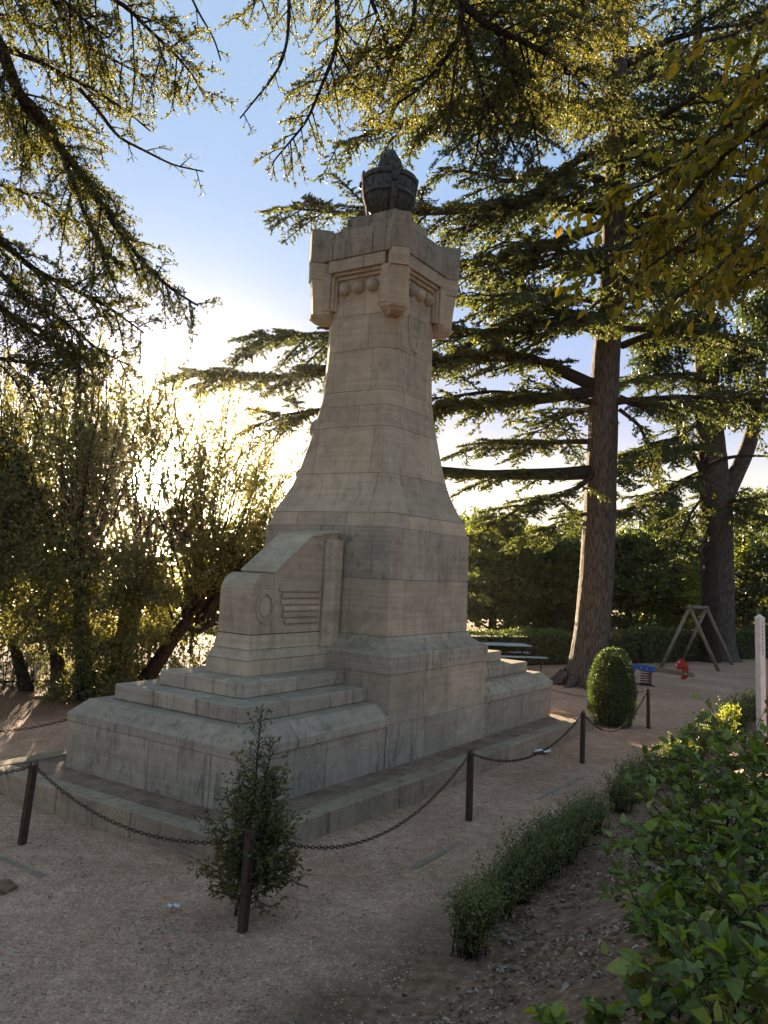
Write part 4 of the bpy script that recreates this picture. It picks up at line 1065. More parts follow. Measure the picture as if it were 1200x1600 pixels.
LIMBS1 = [  # pixel path, depth from-to, radius, side length
    ([(928, 737), (880, 741), (820, 741), (760, 742), (700, 735), (640, 728), (560, 735)], (21.7, 20.4), 0.17, 2.0),
    ([(922, 612), (870, 620), (810, 628), (750, 632), (690, 637), (600, 640), (500, 640), (430, 650)], (21.7, 19.6), 0.14, 1.9),
    ([(926, 602), (880, 580), (835, 562), (800, 556), (745, 556), (690, 570), (600, 575), (500, 585), (400, 590), (318, 580)], (21.7, 18.6), 0.16, 2.5),
    ([(930, 500), (871, 503), (831, 514), (760, 520), (705, 523), (600, 520), (480, 520), (398, 534)], (21.7, 19.0), 0.13, 2.3),
    ([(925, 500), (890, 505), (853, 530), (812, 548)], (21.7, 21.2), 0.10, 0.9),
    ([(800, 556), (790, 530), (772, 505), (778, 480), (765, 455)], (21.2, 21.0), 0.07, 0.8),
    ([(925, 515), (870, 500), (800, 540)], (21.7, 21.0), 0.10, 1.2),
    ([(935, 353), (894, 371), (852, 385), (800, 402), (740, 415), (690, 420), (620, 430)], (21.7, 20.3), 0.12, 2.0),
    ([(948, 328), (885, 322), (840, 318), (790, 320), (740, 328), (690, 331), (640, 333), (560, 335), (450, 325)], (21.7, 19.6), 0.15, 2.0),
    ([(948, 285), (900, 270), (850, 275), (790, 285), (740, 268), (690, 265)], (21.7, 20.5), 0.11, 2.0),
    ([(955, 230), (900, 250), (840, 300), (780, 345), (700, 360)], (21.7, 20.5), 0.11, 1.9),
    ([(958, 180), (880, 185), (800, 160), (700, 175), (600, 200), (520, 230)], (21.7, 19.0), 0.13, 2.0),
    ([(962, 120), (880, 110), (780, 90), (680, 100), (560, 130)], (21.7, 19.0), 0.12, 2.0),
    ([(965, 60), (880, 40), (780, 20), (680, 30), (580, 60)], (21.7, 19.0), 0.11, 2.0),
    ([(968, 10), (880, -20), (780, -50), (680, -40)], (21.7, 19.5), 0.10, 2.0),
    ([(930, 740), (900, 765), (860, 775), (820, 790), (770, 820), (730, 840)], (21.5, 20.0), 0.07, 1.7),
    ([(925, 690), (880, 690), (820, 695), (760, 690), (720, 710)], (22, 24.0), 0.07, 1.8),
    ([(925, 800), (890, 810), (840, 830), (800, 850)], (21.6, 22.6), 0.05, 1.4),
    ([(925, 470), (870, 460), (800, 450), (730, 470)], (22, 24), 0.08, 1.8),
    ([(968, 622), (1000, 635), (1030, 633), (1060, 650)], (21.7, 21.0), 0.09, 1.3),
    ([(968, 640), (1000, 665), (1020, 720), (1010, 760)], (21.7, 20.6), 0.05, 1.0),
    ([(972, 540), (1020, 520), (1080, 520), (1140, 540)], (22, 23), 0.09, 1.8),
    ([(975, 430), (1030, 400), (1100, 390), (1180, 400)], (21.7, 21), 0.10, 1.9),
    ([(978, 330), (1040, 290), (1110, 270), (1190, 280)], (21.7, 21), 0.10, 1.9),
    ([(980, 220), (1050, 170), (1130, 150), (1210, 150)], (21.7, 22), 0.10, 2.0),
    ([(980, 100), (1050, 60), (1130, 40), (1210, 40)], (21.7, 22), 0.10, 2.0),
]
for px, dd, r0, side in LIMBS1:
    cedar_limb(rng, w1, f1, path(px, dd), r0 * 1.15, side, sp1=0.135, sp2=0.062, sp3=0.038, size=0.076, l2=0.36, t0=0.12, droop=0.07, g1=0.10, flat=0.13, tl_=0.75 if px[-1][0] < 520 else 0.35)
for z, az, L in [(zz_, az_, L_) for zz_ in (7.5, 9.5, 11.0, 12.5, 14.0, 15.5, 17.0) for az_, L_ in [(rng.uniform(0, 6.28), rng.uniform(3.5, 5.5)) for _ in range(3)]]:
    c_ = np.array([np.interp(z, T1[:, 2], T1[:, i]) for i in range(3)])
    s = np.linspace(0, 1, 8)[:, None]
    P = c_ + np.array([math.cos(az), math.sin(az), 0.0]) * L * s + np.array([0, 0, 1.0]) * (0.7 * s - 1.1 * s ** 2) + rng.normal(0, 0.08, (8, 3)) * s
    cedar_limb(rng, w1, f1, P, 0.10, 1.9, sp1=0.15, sp2=0.10, sp3=0.055, size=0.095, t0=0.15, droop=0.1)
for z, az in ((9.6, -2.2), (10.4, -1.2), (11.2, -1.9), (12.0, -0.9), (12.8, -2.3), (13.6, -1.5), (14.6, -2.0), (15.6, -1.2)):   # short limbs towards the viewer that veil the upper trunk
    c_ = np.array([np.interp(z, T1[:, 2], T1[:, i]) for i in range(3)]); s = np.linspace(0, 1, 7)[:, None]
    P = c_ + np.array([math.cos(az), math.sin(az), 0.0]) * 3.2 * s + np.array([0, 0, 1.0]) * (0.4 * s - 1.3 * s ** 2)
    cedar_limb(rng, w1, f1, P, 0.07, 1.7, sp1=0.13, sp2=0.07, sp3=0.042, size=0.08, t0=0.1, droop=0.2)
w1.build('limbs', BARK2, c1, True); f1.build('crown', L_CEDAR, c1)

# ------------------------------------------------------------------ the second, farther cedar with its forked trunk
D2 = 31.4
T2 = path([(1122, 1040), (1121, 980), (1120, 860), (1118, 780), (1112, 700), (1106, 620), (1102, 520), (1098, 400), (1094, 250), (1090, 80), (1088, -80)], D2); T2[0, 2] = -0.2
c2 = thing('cedar_tree', (T2[0, 0], T2[0, 1], 0), 'second cedar with thick forked trunk behind the swing frame', 'tree', 'cedars in the garden')
trunk_obj(c2, T2, np.array([0.66, 0.62, 0.60, 0.60, 0.52, 0.46, 0.42, 0.36, 0.30, 0.2, 0.1]), BARK, 22)
trunk_obj(c2, path([(1128, 790), (1148, 745), (1170, 700), (1180, 655), (1187, 600), (1192, 500), (1196, 380), (1200, 200)], D2 - 0.2), np.array([0.32, 0.31, 0.28, 0.25, 0.22, 0.2, 0.16, 0.08]), BARK, 23, flare=0, name='forked_trunk')
w2, f2 = Buf(), Buf()
LIMBS2 = [
    ([(1105, 735), (1070, 750), (1035, 770), (1000, 790), (960, 802), (900, 800)], (31, 28.5), 0.13, 2.4),
    ([(1108, 700), (1060, 700), (1010, 715), (965, 745), (930, 760)], (31, 28), 0.14, 2.4),
    ([(1105, 650), (1050, 690), (1000, 700), (960, 725)], (31, 29), 0.12, 2.2),
    ([(1105, 600), (1050, 585), (1000, 590), (960, 600)], (31, 29), 0.12, 2.4),
    ([(1105, 540), (1050, 510), (1000, 500)], (31, 30), 0.10, 2.4),
    ([(1100, 440), (1040, 420), (990, 420)], (31, 30), 0.10, 2.4),
    ([(1130, 785), (1170, 780), (1215, 772)], (31, 30), 0.10, 1.8),
    ([(1130, 790), (1165, 800), (1215, 812)], (31, 30), 0.10, 1.8),
    ([(1180, 640), (1210, 650), (1240, 640)], (31, 30), 0.10, 2.0),
    ([(1185, 600), (1215, 590), (1250, 600)], (31, 30), 0.10, 2.0),
    ([(1112, 760), (1080, 800), (1060, 850), (1050, 890)], (31, 28.5), 0.07, 1.4),
    ([(1105, 660), (1140, 620), (1190, 600)], (31, 29.5), 0.10, 2.2),
    ([(1098, 360), (1040, 330), (980, 330)], (31, 30), 0.10, 2.6), ([(1098, 340), (1150, 300), (1220, 300)], (31, 30), 0.10, 2.6),
    ([(1094, 240), (1040, 210), (980, 210)], (31, 30), 0.10, 2.6), ([(1094, 200), (1150, 170), (1220, 170)], (31, 30), 0.10, 2.6),
    ([(1092, 120), (1030, 90), (970, 90)], (31, 30), 0.10, 2.6), ([(1090, 90), (1150, 50), (1220, 40)], (31, 30), 0.10, 2.6),
    ([(1090, 20), (1030, -20), (970, -20)], (31, 30), 0.10, 2.6), ([(1090, 0), (1150, -30), (1220, -30)], (31, 30), 0.10, 2.6),
]
for px, dd, r0, side in LIMBS2:
    cedar_limb(rng, w2, f2, path(px, dd), r0, side, sp1=0.13, sp2=0.085, sp3=0.055, size=0.10, flat=0.14, t0=0.06, droop=0.12)
w2.build('limbs', BARK2, c2, True); f2.build('crown', L_CEDAR, c2)

# ------------------------------------------------------------------ cedar whose limbs hang over the picture from the left
def near_cedar(base, height, label, limbs, seed, k=6, size=0.035):
    rng = np.random.default_rng(seed)
    t = thing('cedar_tree', tuple(base), label, 'tree', 'cedars in the garden')
    b = np.array(base, float); s = np.linspace(0, 1, 9)[:, None]
    T = b + np.array([0.3, 0.2, height]) * s; T[0, 2] -= 0.3
    trunk_obj(t, T, 0.48 * (1 - 0.8 * s[:, 0]), BARK, seed)
    w, f = Buf(), Buf()
    for px, dd, r0, side, o in limbs:
        P = path(px, dd)
        if o.get('root', True):
            z = min(height - 1, P[0, 2] + 0.2); c = np.array([np.interp(z, T[:, 2], T[:, i]) for i in range(3)])
            m_ = (c + P[0]) / 2 + np.array([0, 0, 0.7]); P0 = np.array([c, c * 0.4 + m_ * 0.6, m_ * 0.5 + P[0] * 0.5 + np.array([0, 0, 0.35])])
            tubes(w, smooth_path(np.vstack([P0, P[:1]]), 12), np.linspace(r0 * 1.8, r0, 12), 8)
        kw = dict(sp1=0.058, sp2=0.058, sp3=0.026, size=size, near=True, t0=0.0, droop=0.16, k=k, flat=0.5, g1=0.25, g2=0.2)
        kw.update({a_: b_ for a_, b_ in o.items() if a_ != 'root'})
        cedar_limb(rng, w, f, P, r0, side, **kw)
    w.build('limbs', BARK2, t, True); f.build('crown', L_CEDARN, t)
NR = dict(root=False)
near_cedar((-8.2, 5.2, 0), 15.0, 'cedar standing left of the view whose limbs hang in at the upper left', [
    ([(-60, -10), (0, 60), (20, 130), (45, 180), (90, 225), (130, 275), (170, 340), (215, 400), (255, 445), (310, 478)], (8.2, 9.2), 0.075, 0.95, {}),
    ([(22, 140), (50, 160), (80, 200), (105, 260), (130, 330), (160, 400), (185, 460)], (8.3, 9.0), 0.04, 0.75, NR),
    ([(15, 80), (60, 95), (100, 118), (138, 134), (170, 155), (200, 175), (235, 205)], (8.2, 8.6), 0.03, 0.5, dict(root=False, sp1=0.15)),
    ([(124, 138), (150, 168), (185, 215), (225, 235), (270, 258), (318, 268)], (8.5, 8.8), 0.022, 0.42, dict(root=False, sp1=0.17, sp3=0.06)),
    ([(-50, -60), (60, -40), (140, -20), (200, 10), (230, 45), (270, 80), (300, 115), (322, 150)], (8.0, 9.0), 0.045, 0.95, {}),
    ([(-40, 20), (30, 30), (90, 55), (150, 80), (210, 110), (250, 140)], (8.6, 9.2), 0.035, 0.9, NR),
    ([(-60, -40), (20, -30), (90, -10), (130, 30), (170, 60)], (7.6, 8.0), 0.035, 0.8, NR),
    ([(150, -60), (220, -40), (290, -25), (310, 20), (335, 60), (345, 95)], (8.4, 9.0), 0.02, 0.42, dict(root=False, sp1=0.16, sp3=0.06)),
    ([(-60, 340), (0, 375), (50, 420), (110, 450), (170, 480), (225, 520)], (8.6, 9.6), 0.05, 0.85, {}),
    ([(-60, 380), (0, 425), (40, 470), (100, 500), (150, 545), (200, 570)], (8.8, 9.8), 0.04, 0.85, NR),
    ([(-60, 440), (0, 480), (50, 520), (100, 545), (140, 590)], (9.0, 10.0), 0.045, 0.9, NR),
    ([(-60, 150), (0, 165), (50, 190), (80, 230)], (9.2, 9.6), 0.03, 0.8, NR),
    ([(-50, 280), (10, 290), (60, 310), (110, 345), (150, 350)], (9.4, 9.9), 0.03, 0.6, NR),
    ([(-50, 560), (0, 560), (60, 570), (130, 560)], (9.8, 10.4), 0.035, 0.8, NR),
], 301)
near_cedar((4.6, -3.5, 1.1), 17.0, 'cedar behind the viewer whose golden limbs hang over the top of the tower', [
    ([(700, -60), (715, 0), (760, 40), (830, 70), (880, 100), (930, 150), (960, 200)], (8.4, 9.2), 0.055, 1.1, {}),
    ([(722, 10), (718, 60), (690, 100), (655, 140), (615, 165), (575, 190)], (8.5, 9.4), 0.035, 0.6, NR),
    ([(722, 20), (712, 90), (708, 130), (704, 175), (695, 215)], (8.5, 9.0), 0.025, 0.4, NR),
    ([(726, 40), (740, 100), (760, 160), (790, 200), (810, 240)], (8.5, 9.2), 0.025, 0.7, NR),
    ([(785, 60), (800, 120), (830, 170), (840, 230), (845, 265)], (8.7, 9.2), 0.025, 0.7, NR),
    ([(520, -70), (525, -20), (528, 40), (525, 80), (500, 140), (480, 190), (450, 225), (425, 255)], (8.4, 9.2), 0.032, 0.62, {}),
    ([(445, -70), (452, 0), (450, 60), (440, 100), (420, 130), (395, 160), (375, 185)], (8.6, 9.0), 0.024, 0.42, dict(sp1=0.12, sp3=0.05)),
    ([(525, 75), (545, 110), (560, 140), (585, 150)], (8.8, 9.2), 0.016, 0.6, NR),
    ([(560, -60), (580, 0), (600, 50), (610, 110), (620, 150)], (9.0, 9.6), 0.03, 0.95, NR),
    ([(640, -60), (650, 0), (640, 60), (600, 90), (560, 120), (530, 160)], (9.0, 9.6), 0.03, 0.75, NR),
    ([(780, -60), (800, -20), (850, 20), (900, 60), (950, 80)], (8.8, 9.4), 0.035, 1.0, NR),
    ([(860, -60), (900, -10), (960, 20), (1010, 60)], (9.0, 9.6), 0.03, 1.0, NR),
    ([(600, -70), (520, -50), (460, -20), (400, 0), (370, 30)], (9.0, 9.6), 0.03, 0.55, NR),
        ([(760, 150), (750, 200), (745, 240), (735, 270)], (9.2, 9.7), 0.02, 0.7, NR),
], 302)

# ------------------------------------------------------------------ broad many-stemmed bay tree that the sun shines through
rng = np.random.default_rng(401)
BB = np.array([-5.35, 16.2, 0.0])
bay = thing('bay_tree', tuple(BB), 'broad many-stemmed leafy tree on the left with the low sun shining through it', 'tree')
wb_, fb_ = Buf(), Buf()
trunks = []
for k, (dx, dy, lx, ly, h, r) in enumerate([(-0.9, 0.3, -0.5, 0.2, 2.2, 0.15), (-0.2, -0.2, -0.25, -0.1, 2.4, 0.20), (0.25, 0.1, 0.10, 0.0, 2.3, 0.19), (0.55, -0.1, 1.25, -0.1, 2.0, 0.17), (0.0, 0.6, 0.3, 0.6, 2.3, 0.15), (-1.5, 0.2, -0.8, 0.1, 2.3, 0.12)]):
    s = np.linspace(0, 1, 7)[:, None]
    P = BB + np.array([dx, dy, -0.15]) + np.array([lx, ly, h]) * s + rng.normal(0, 0.04, (7, 3)) * s
    wb_.add(*bark_tube(P, r * (1 - 0.35 * s[:, 0]), 14, 40 + k, 0.06, flare=0.4)); trunks.append(P[-1])
# low crooked limb reaching right
lowlimb = path([(212, 985), (235, 998), (262, 995), (285, 985), (298, 978), (312, 990), (345, 962)], 15.9); lowlimb[0] = BB + np.array([0.55 + 0.5, -0.1, 1.25])
tubes(wb_, smooth_path(lowlimb, 20), np.linspace(0.085, 0.03, 20), 8)
for q_ in ([(298, 980), (296, 960), (310, 940), (330, 925)], [(300, 985), (302, 1000), (312, 1010)], [(250, 1000), (262, 985), (280, 965), (292, 940)], [(312, 988), (330, 960), (350, 945)]):
    tubes(wb_, smooth_path(path(q_, 15.85), 10), np.linspace(0.03, 0.008, 10), 5)
O_, D_, L_, R_b = [], [], [], []
for k in range(190):
    o = trunks[rng.integers(0, 6)] + rng.normal(0, 0.16, 3) * np.array([1, 1, 0.8])
    az = rng.uniform(0, 6.28); lean = rng.uniform(0.02, 0.62) ** 1.0
    d = np.array([math.cos(az) * lean * 1.05, math.sin(az) * lean * 0.7, 1.0]); d /= np.linalg.norm(d)
    O_.append(o); D_.append(d); L_.append(rng.uniform(3.3, 4.9) * (1 - 0.30 * lean ** 2))
for k in range(46):                                        # the arching outer stems on the right
    o = trunks[3] + rng.normal(0, 0.2, 3); d = unit(np.array([rng.uniform(0.25, 1.05), rng.uniform(-0.4, 0.4), rng.uniform(0.5, 1.1)]))
    O_.append(o); D_.append(d); L_.append(rng.uniform(1.8, 3.2))
for k in range(60):                                        # left side, beyond the frame edge
    o = trunks[5] + rng.normal(0, 0.25, 3); d = unit(np.array([rng.uniform(-0.9, 0.3), rng.uniform(-0.4, 0.4), rng.uniform(0.6, 1.1)]))
    O_.append(o); D_.append(d); L_.append(rng.uniform(2.2, 4.0))
O_, D_, L_ = np.array(O_), np.array(D_), np.array(L_); G_ = rng.uniform(-0.06, 0.12, len(O_))
PB = branches(O_, D_, L_, G_, 9); PB[:, 1:-1, :2] += rng.normal(0, 0.035, PB[:, 1:-1, :2].shape)
tubes(wb_, PB, np.linspace(1, 0.2, 9)[None] * rng.uniform(0.016, 0.036, len(O_))[:, None], 5)
o2, d2, L2, g2 = spawn(rng, O_, D_, L_, G_, 0.12, 0.20, 1.0, (36, 14), lambda t, LL: 0.28 + 0.35 * (1 - t), 1.5, -0.12, gch=0.02)
tubes(wb_, branches(o2, d2, L2, g2, 3), np.linspace(1, 0.4, 3)[None] * np.full(len(o2), 0.006)[:, None], 3)
A_, B_ = points_on(rng, o2, d2, L2, g2, 0.027, 0.10, 1.05, 0.03)
z_ = (A_[:, 2] - 2.2) / 3.0
# a clearing in the leaves where the sun stands
to = A_ - CAM; sd_ = to @ np.array(SUN) / np.linalg.norm(to, axis=1)
keep = rng.random(len(A_)) < np.clip(0.55 + 0.30 * z_ + 0.25 * np.sin(A_[:, 0] * 2.1 + A_[:, 2] * 3.0) * 0.6, 0.35, 0.95)
keep &= (sd_ < math.cos(math.radians(1.9))) | (rng.random(len(A_)) < 0.06)
leaves(fb_, rng, A_[keep], unit(B_[keep] + rng.normal(0, 0.7, (keep.sum(), 3))), 0.095, 0.42, 0)
# dense low skirt of foliage round the fork
for (px, py, rx, rz, n_) in ((30, 780, 1.5, 0.7, 5000), (290, 760, 0.9, 0.8, 2600), (150, 700, 1.4, 0.8, 3600), (400, 760, 0.45, 0.7, 1500), (40, 880, 1.7, 1.0, 12000), (130, 880, 1.25, 0.95, 11000), (215, 895, 0.75, 0.65, 7000), (90, 985, 1.2, 0.45, 6000), (170, 1010, 0.8, 0.5, 5000), (190, 1070, 0.7, 0.4, 3500), (120, 1070, 0.6, 0.35, 2500), (-40, 900, 1.2, 0.9, 4000), (265, 930, 0.5, 0.35, 2200), (60, 950, 1.3, 0.45, 4500), (180, 940, 0.9, 0.4, 4200), (240, 985, 0.45, 0.45, 2600), (320, 850, 0.7, 0.5, 2600), (400, 840, 0.45, 0.6, 2200), (330, 900, 0.5, 0.3, 1800)):
    c_ = at(px, py, 15.6); q_ = unit(rng.normal(0, 1, (n_, 3))) * rng.random((n_, 1)) ** 0.5 * np.array([rx, 1.0, rz])
    q_ += 0.12 * np.sin(q_[:, [1, 2, 0]] * 9)
    leaves(fb_, rng, c_ + q_, unit(rng.normal(0, 1, (n_, 3)) + np.array([0, 0, 0.5])), 0.09, 0.4, 0)
wb_.build('stems', BARK2, bay, True); fb_.build('crown', L_BAY, bay)

# ------------------------------------------------------------------ dark broadleaf tree before the second cedar
rng = np.random.default_rng(501)
DM = 30.4
mg = at(1109, 1036, DM); mg[2] = 0
mag = thing('holm_oak', tuple(mg), 'slender dark-leaved oak forking in front of the second cedar', 'tree')
wm, fm = Buf(), Buf()
P = path([(1109, 1036), (1110, 960), (1110, 880), (1105, 800), (1096, 735)], DM); P[0, 2] = -0.1
wm.add(*bark_tube(P, np.array([0.30, 0.27, 0.25, 0.23, 0.22]), 14, 51, 0.05, flare=0.3))
for q_, r in (([(1096, 738), (1082, 705), (1068, 690), (1050, 686), (1030, 690), (1005, 697), (975, 712)], 0.11), ([(1096, 735), (1098, 690), (1085, 640), (1070, 590), (1060, 540)], 0.10),
              ([(1098, 732), (1130, 716), (1160, 712), (1215, 713)], 0.09), ([(1100, 730), (1120, 670), (1150, 600), (1170, 540)], 0.10), ([(1068, 690), (1040, 640), (1020, 600)], 0.07)):
    tubes(wm, smooth_path(path(q_, (DM, DM - 0.8)), 16), np.linspace(r, r * 0.3, 16), 8)
for (px, py, rx, rz, n_) in ((1030, 570, 1.0, 0.85, 2400), (1090, 520, 1.1, 0.9, 3200), (1150, 560, 1.2, 1.0, 3600), (1195, 500, 1.1, 1.2, 3200), (1060, 640, 0.7, 0.5, 1100), (1120, 640, 0.9, 0.5, 1600), (1180, 640, 0.9, 0.6, 1700), (1110, 450, 1.2, 0.8, 2400), (1040, 500, 0.6, 0.5, 1000), (1170, 420, 1.2, 0.8, 2400)):
    c_ = at(px, py, DM - 0.5 + rng.uniform(-0.8, 0.8)); nb = n_ // 22
    cen = c_ + unit(rng.normal(0, 1, (nb, 3))) * rng.random((nb, 1)) ** 0.45 * np.array([rx, 1.1, rz])
    tubes(wm, np.stack([np.repeat(c_[None], nb, 0), (c_ + cen) / 2 + rng.normal(0, 0.1, (nb, 3)), cen], 1), np.repeat(np.array([[0.02, 0.012, 0.005]]), nb, 0), 3)
    q_ = np.repeat(cen, 22, 0) + rng.normal(0, 0.16, (nb * 22, 3))
    leaves(fm, rng, q_, unit(rng.normal(0, 1, q_.shape)), 0.175, 0.5, 0)
wm.build('branches', BARK2, mag, True); fm.build('crown', L_DARK, mag)

# ------------------------------------------------------------------ woodland behind the hedge
def wood_tree(px, dist, h, r, label, mat, seed, n=5200, leaf=0.17, trunk=0.2, z0=0.12, top=None, dens=1.0):
    rng = np.random.default_rng(seed)
    b = at(px, 1000, dist); b[2] = float(ground_h(b[0], b[1])); t = thing('woodland_tree', tuple(b), label, 'tree', 'trees of the wood behind the hedge')
    w, f = Buf(), Buf(); s = np.linspace(0, 1, 7)[:, None]
    T = b + np.array([rng.uniform(-0.4, 0.4), rng.uniform(-0.4, 0.4), h * 0.9]) * s + rng.normal(0, 0.08, (7, 3)) * s
    tubes(w, T, trunk * (1 - 0.8 * s[:, 0]), 8)
    nc = int(55 * dens); per = int(n / nc)
    zc = z0 + (1 - z0) * rng.random(nc) ** 0.85; az = rng.random(nc) * 6.28
    rr = r * np.sin(np.clip((zc * 0.86 + 0.14), 0, 1) * math.pi) ** 0.55 * rng.uniform(0.35, 1.0, nc) ** 0.5
    C = b + np.stack([rr * np.cos(az), rr * np.sin(az), zc * h], 1)
    root = np.stack([np.interp(np.maximum(C[:, 2] - 0.25 * rr, 0.5), T[:, 2], T[:, i]) for i in range(3)], 1)
    tubes(w, np.stack([root, (root * 0.5 + C * 0.5) + np.array([0, 0, 0.15]), C], 1), np.repeat(np.array([[0.05, 0.03, 0.01]]), nc, 0), 4)
    sz = rng.uniform(0.35, 0.8, nc) * r * 0.38
    Q = np.repeat(C, per, 0) + rng.normal(0, 1, (nc * per, 3)) * np.repeat(sz, per)[:, None] * np.array([0.7, 0.7, 0.42])
    Q[:, 2] = np.maximum(Q[:, 2], b[2] + 0.1)
    leaves(f, rng, Q, unit(rng.normal(0, 1, Q.shape)), leaf, 0.55, 0, up=0.8)
    w.build('trunk', BARK2, t, True); f.build('crown', mat, t)
WT = [(770, 33, 5.2, 2.0, 'dense dark evergreen just right of the tower foot, behind the hedge', L_BACK, 9000),
      (835, 36, 4.7, 2.3, 'dark rounded tree left of the big cedar trunk, behind the hedge', L_BACK, 9000),
      (875, 32, 4.2, 1.8, 'low brownish green tree against the left side of the big cedar trunk', L_BACK, 7000),
      (985, 34, 4.8, 2.1, 'dark tree filling the gap right of the big cedar trunk', L_BACK, 9000),
      (1040, 38, 6.2, 2.4, 'leafy green tree behind the swing frame, left of the second cedar', L_BACK, 9000),
      (1062, 35, 3.6, 1.3, 'small bright green tree lit from behind, left of the second cedar trunk', L_LIT, 2200),
      (1160, 37, 4.6, 1.4, 'yellow-green sunlit tree between second cedar and white pole', L_LIT, 3200),
      (1175, 42, 7.5, 2.6, 'tall green tree right of the second cedar', L_BACK, 8000),
      (1235, 35, 6.5, 2.2, 'dark tree at the right edge behind the white pole', L_DARK, 6000),
      (700, 40, 5.6, 2.4, 'tree mostly hidden behind the tower foot', L_BACK, 4000),
      (925, 42, 6.0, 2.6, 'tall dark tree directly behind the big cedar trunk', L_BACK, 6000)]
WT += [(745, 44, 5.5, 2.6, 'tree far behind the tower foot at the back of the wood', L_BACK, 4000), (810, 47, 5.6, 2.8, 'tree at the back of the wood left of the big cedar', L_BACK, 5000), (870, 46, 5.2, 2.6, 'tree at the back of the wood touching the big cedar trunk', L_BACK, 4500),
       (1000, 47, 6.2, 2.8, 'tree at the back of the wood right of the big cedar', L_BACK, 5000), (1070, 46, 6.0, 2.4, 'tree at the back of the wood behind the swing frame', L_BACK, 4500), (660, 45, 5.2, 2.4, 'tree at the back of the wood hidden by the tower', L_BACK, 1500), (1130, 52, 7.0, 2.8, 'farthest tree behind the second cedar trunk', L_BACK, 4000), (1210, 48, 8.0, 2.8, 'farthest tree at the right edge', L_BACK, 4000)]
for i, (px, dd, h, r, lab, mt, n_) in enumerate(WT):
    wood_tree(px, dd, h, r, lab, mt, 600 + i, int(n_ * 1.25), 0.23 if mt is not L_LIT else 0.16, z0=0.10 if mt is not L_LIT else 0.22)
# sunlit thicket behind and below the bay tree on the left
for i, (px, dd, h, r, lab, n_) in enumerate([(20, 23, 2.3, 1.1, 'yellow-green sunlit bush at the left edge beyond the railing', 2400), (300, 24, 2.9, 1.5, 'bright yellow-green tree seen under the crooked low limb', 4200), (352, 27, 3.0, 1.4, 'yellow-green tree just left of the scroll block', 3200),
                                             (235, 25, 2.0, 1.1, 'green bush between bay tree trunks and stepped base', 2600), (110, 27, 1.7, 1.0, 'low green bush behind the bay tree trunks', 1500)]):
    wood_tree(px, dd, h, r, lab, L_LIT if i != 3 else L_BACK, 650 + i, n_, 0.13, 0.06, z0=0.15, dens=0.8)

# ------------------------------------------------------------------ clipped hedge at the back
def hedge_run(p, q, h, th_, n, name, label, mat, leaf=0.05, lumpy=0.06, cat='hedge', seed=1, core=True):
    rng = np.random.default_rng(seed); p, q = np.array(p, float), np.array(q, float)
    d = q - p; L = np.linalg.norm(d[:2]); u_ = d / np.linalg.norm(d); v_ = np.array([-u_[1], u_[0], 0])
    t = thing(name, tuple(p), label, cat)
    f = Buf(); s = rng.random(n) * L
    face = rng.random(n); hh_ = h * (1 + 0.05 * np.sin(s * 1.7) + 0.03 * np.sin(s * 5))
    tv = np.where(face < 0.35, 1.0 - np.abs(rng.normal(0, 0.04, n)), rng.random(n)); wv = np.where(face < 0.35, rng.uniform(-1, 1, n), np.where(rng.random(n) < 0.75, -1.0, 1.0) * (1 - np.abs(rng.normal(0, 0.12, n))))
    bulge = 1 + lumpy * np.sin(s * 4 + tv * 5) + lumpy * np.sin(s * 9.0 + 2 - tv * 7)
    base_ = p[None] + u_[None] * s[:, None]
    gz = np.interp(s, [0, L], [p[2], q[2]])
    Q = base_ + v_[None] * (wv * th_ / 2 * bulge)[:, None]; Q[:, 2] = gz + 0.03 + tv * hh_ * bulge ** 0.5
    leaves(f, rng, Q + rng.normal(0, 0.012, Q.shape), unit(rng.normal(0, 1, Q.shape) + np.array([0, 0, 0.6])), leaf, 0.5, 0)
    f.build('foliage', mat, t)
    w = Buf(); m_ = int(L / 0.12); sx_ = rng.random(m_) * L
    O = p[None] + u_[None] * sx_[:, None] + v_[None] * rng.uniform(-0.3, 0.3, m_)[:, None] * th_; O[:, 2] = np.interp(sx_, [0, L], [p[2], q[2]])
    E_ = O + rng.normal(0, 0.10, (m_, 3)); E_[:, 2] = O[:, 2] + h * rng.uniform(0.6, 0.95, m_)
    tubes(w, np.stack([O, (O + E_) / 2 + rng.normal(0, 0.03, (m_, 3)), E_], 1), np.repeat(np.array([[0.012, 0.009, 0.004]]), m_, 0), 4)
    w.build('stems', TWIG, t)
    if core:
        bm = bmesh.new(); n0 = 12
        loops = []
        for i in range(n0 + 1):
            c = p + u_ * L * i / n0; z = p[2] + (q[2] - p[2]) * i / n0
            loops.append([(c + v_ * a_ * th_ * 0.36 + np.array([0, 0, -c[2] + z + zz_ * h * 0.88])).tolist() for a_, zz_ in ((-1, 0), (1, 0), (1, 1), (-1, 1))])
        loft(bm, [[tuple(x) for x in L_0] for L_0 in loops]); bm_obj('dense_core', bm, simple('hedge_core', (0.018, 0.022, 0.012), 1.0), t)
    return t
hedge_run((1.2, 24.2, 0), (9.0, 28.8, 0), 1.02, 0.7, 15000, 'hedge', 'clipped green hedge behind picnic table and big cedar', L_HEDGE, 0.075, seed=71)
hedge_run((9.1, 28.9, 0), (19.0, 36.2, 0), 1.15, 0.8, 12000, 'hedge', 'darker clipped hedge behind the swing frame and second cedar', L_HEDGE, 0.09, seed=72)
hedge_run((-11.5, 14.6, 0), (-3.0, 18.6, 0), 1.15, 0.7, 16000, 'hedge', 'twiggy hedge growing through the railing at the left edge, thickened to block the sun', L_BAY, 0.085, lumpy=0.12, seed=73, core=False)  # made denser and taller to keep low sun streaks off the gravel

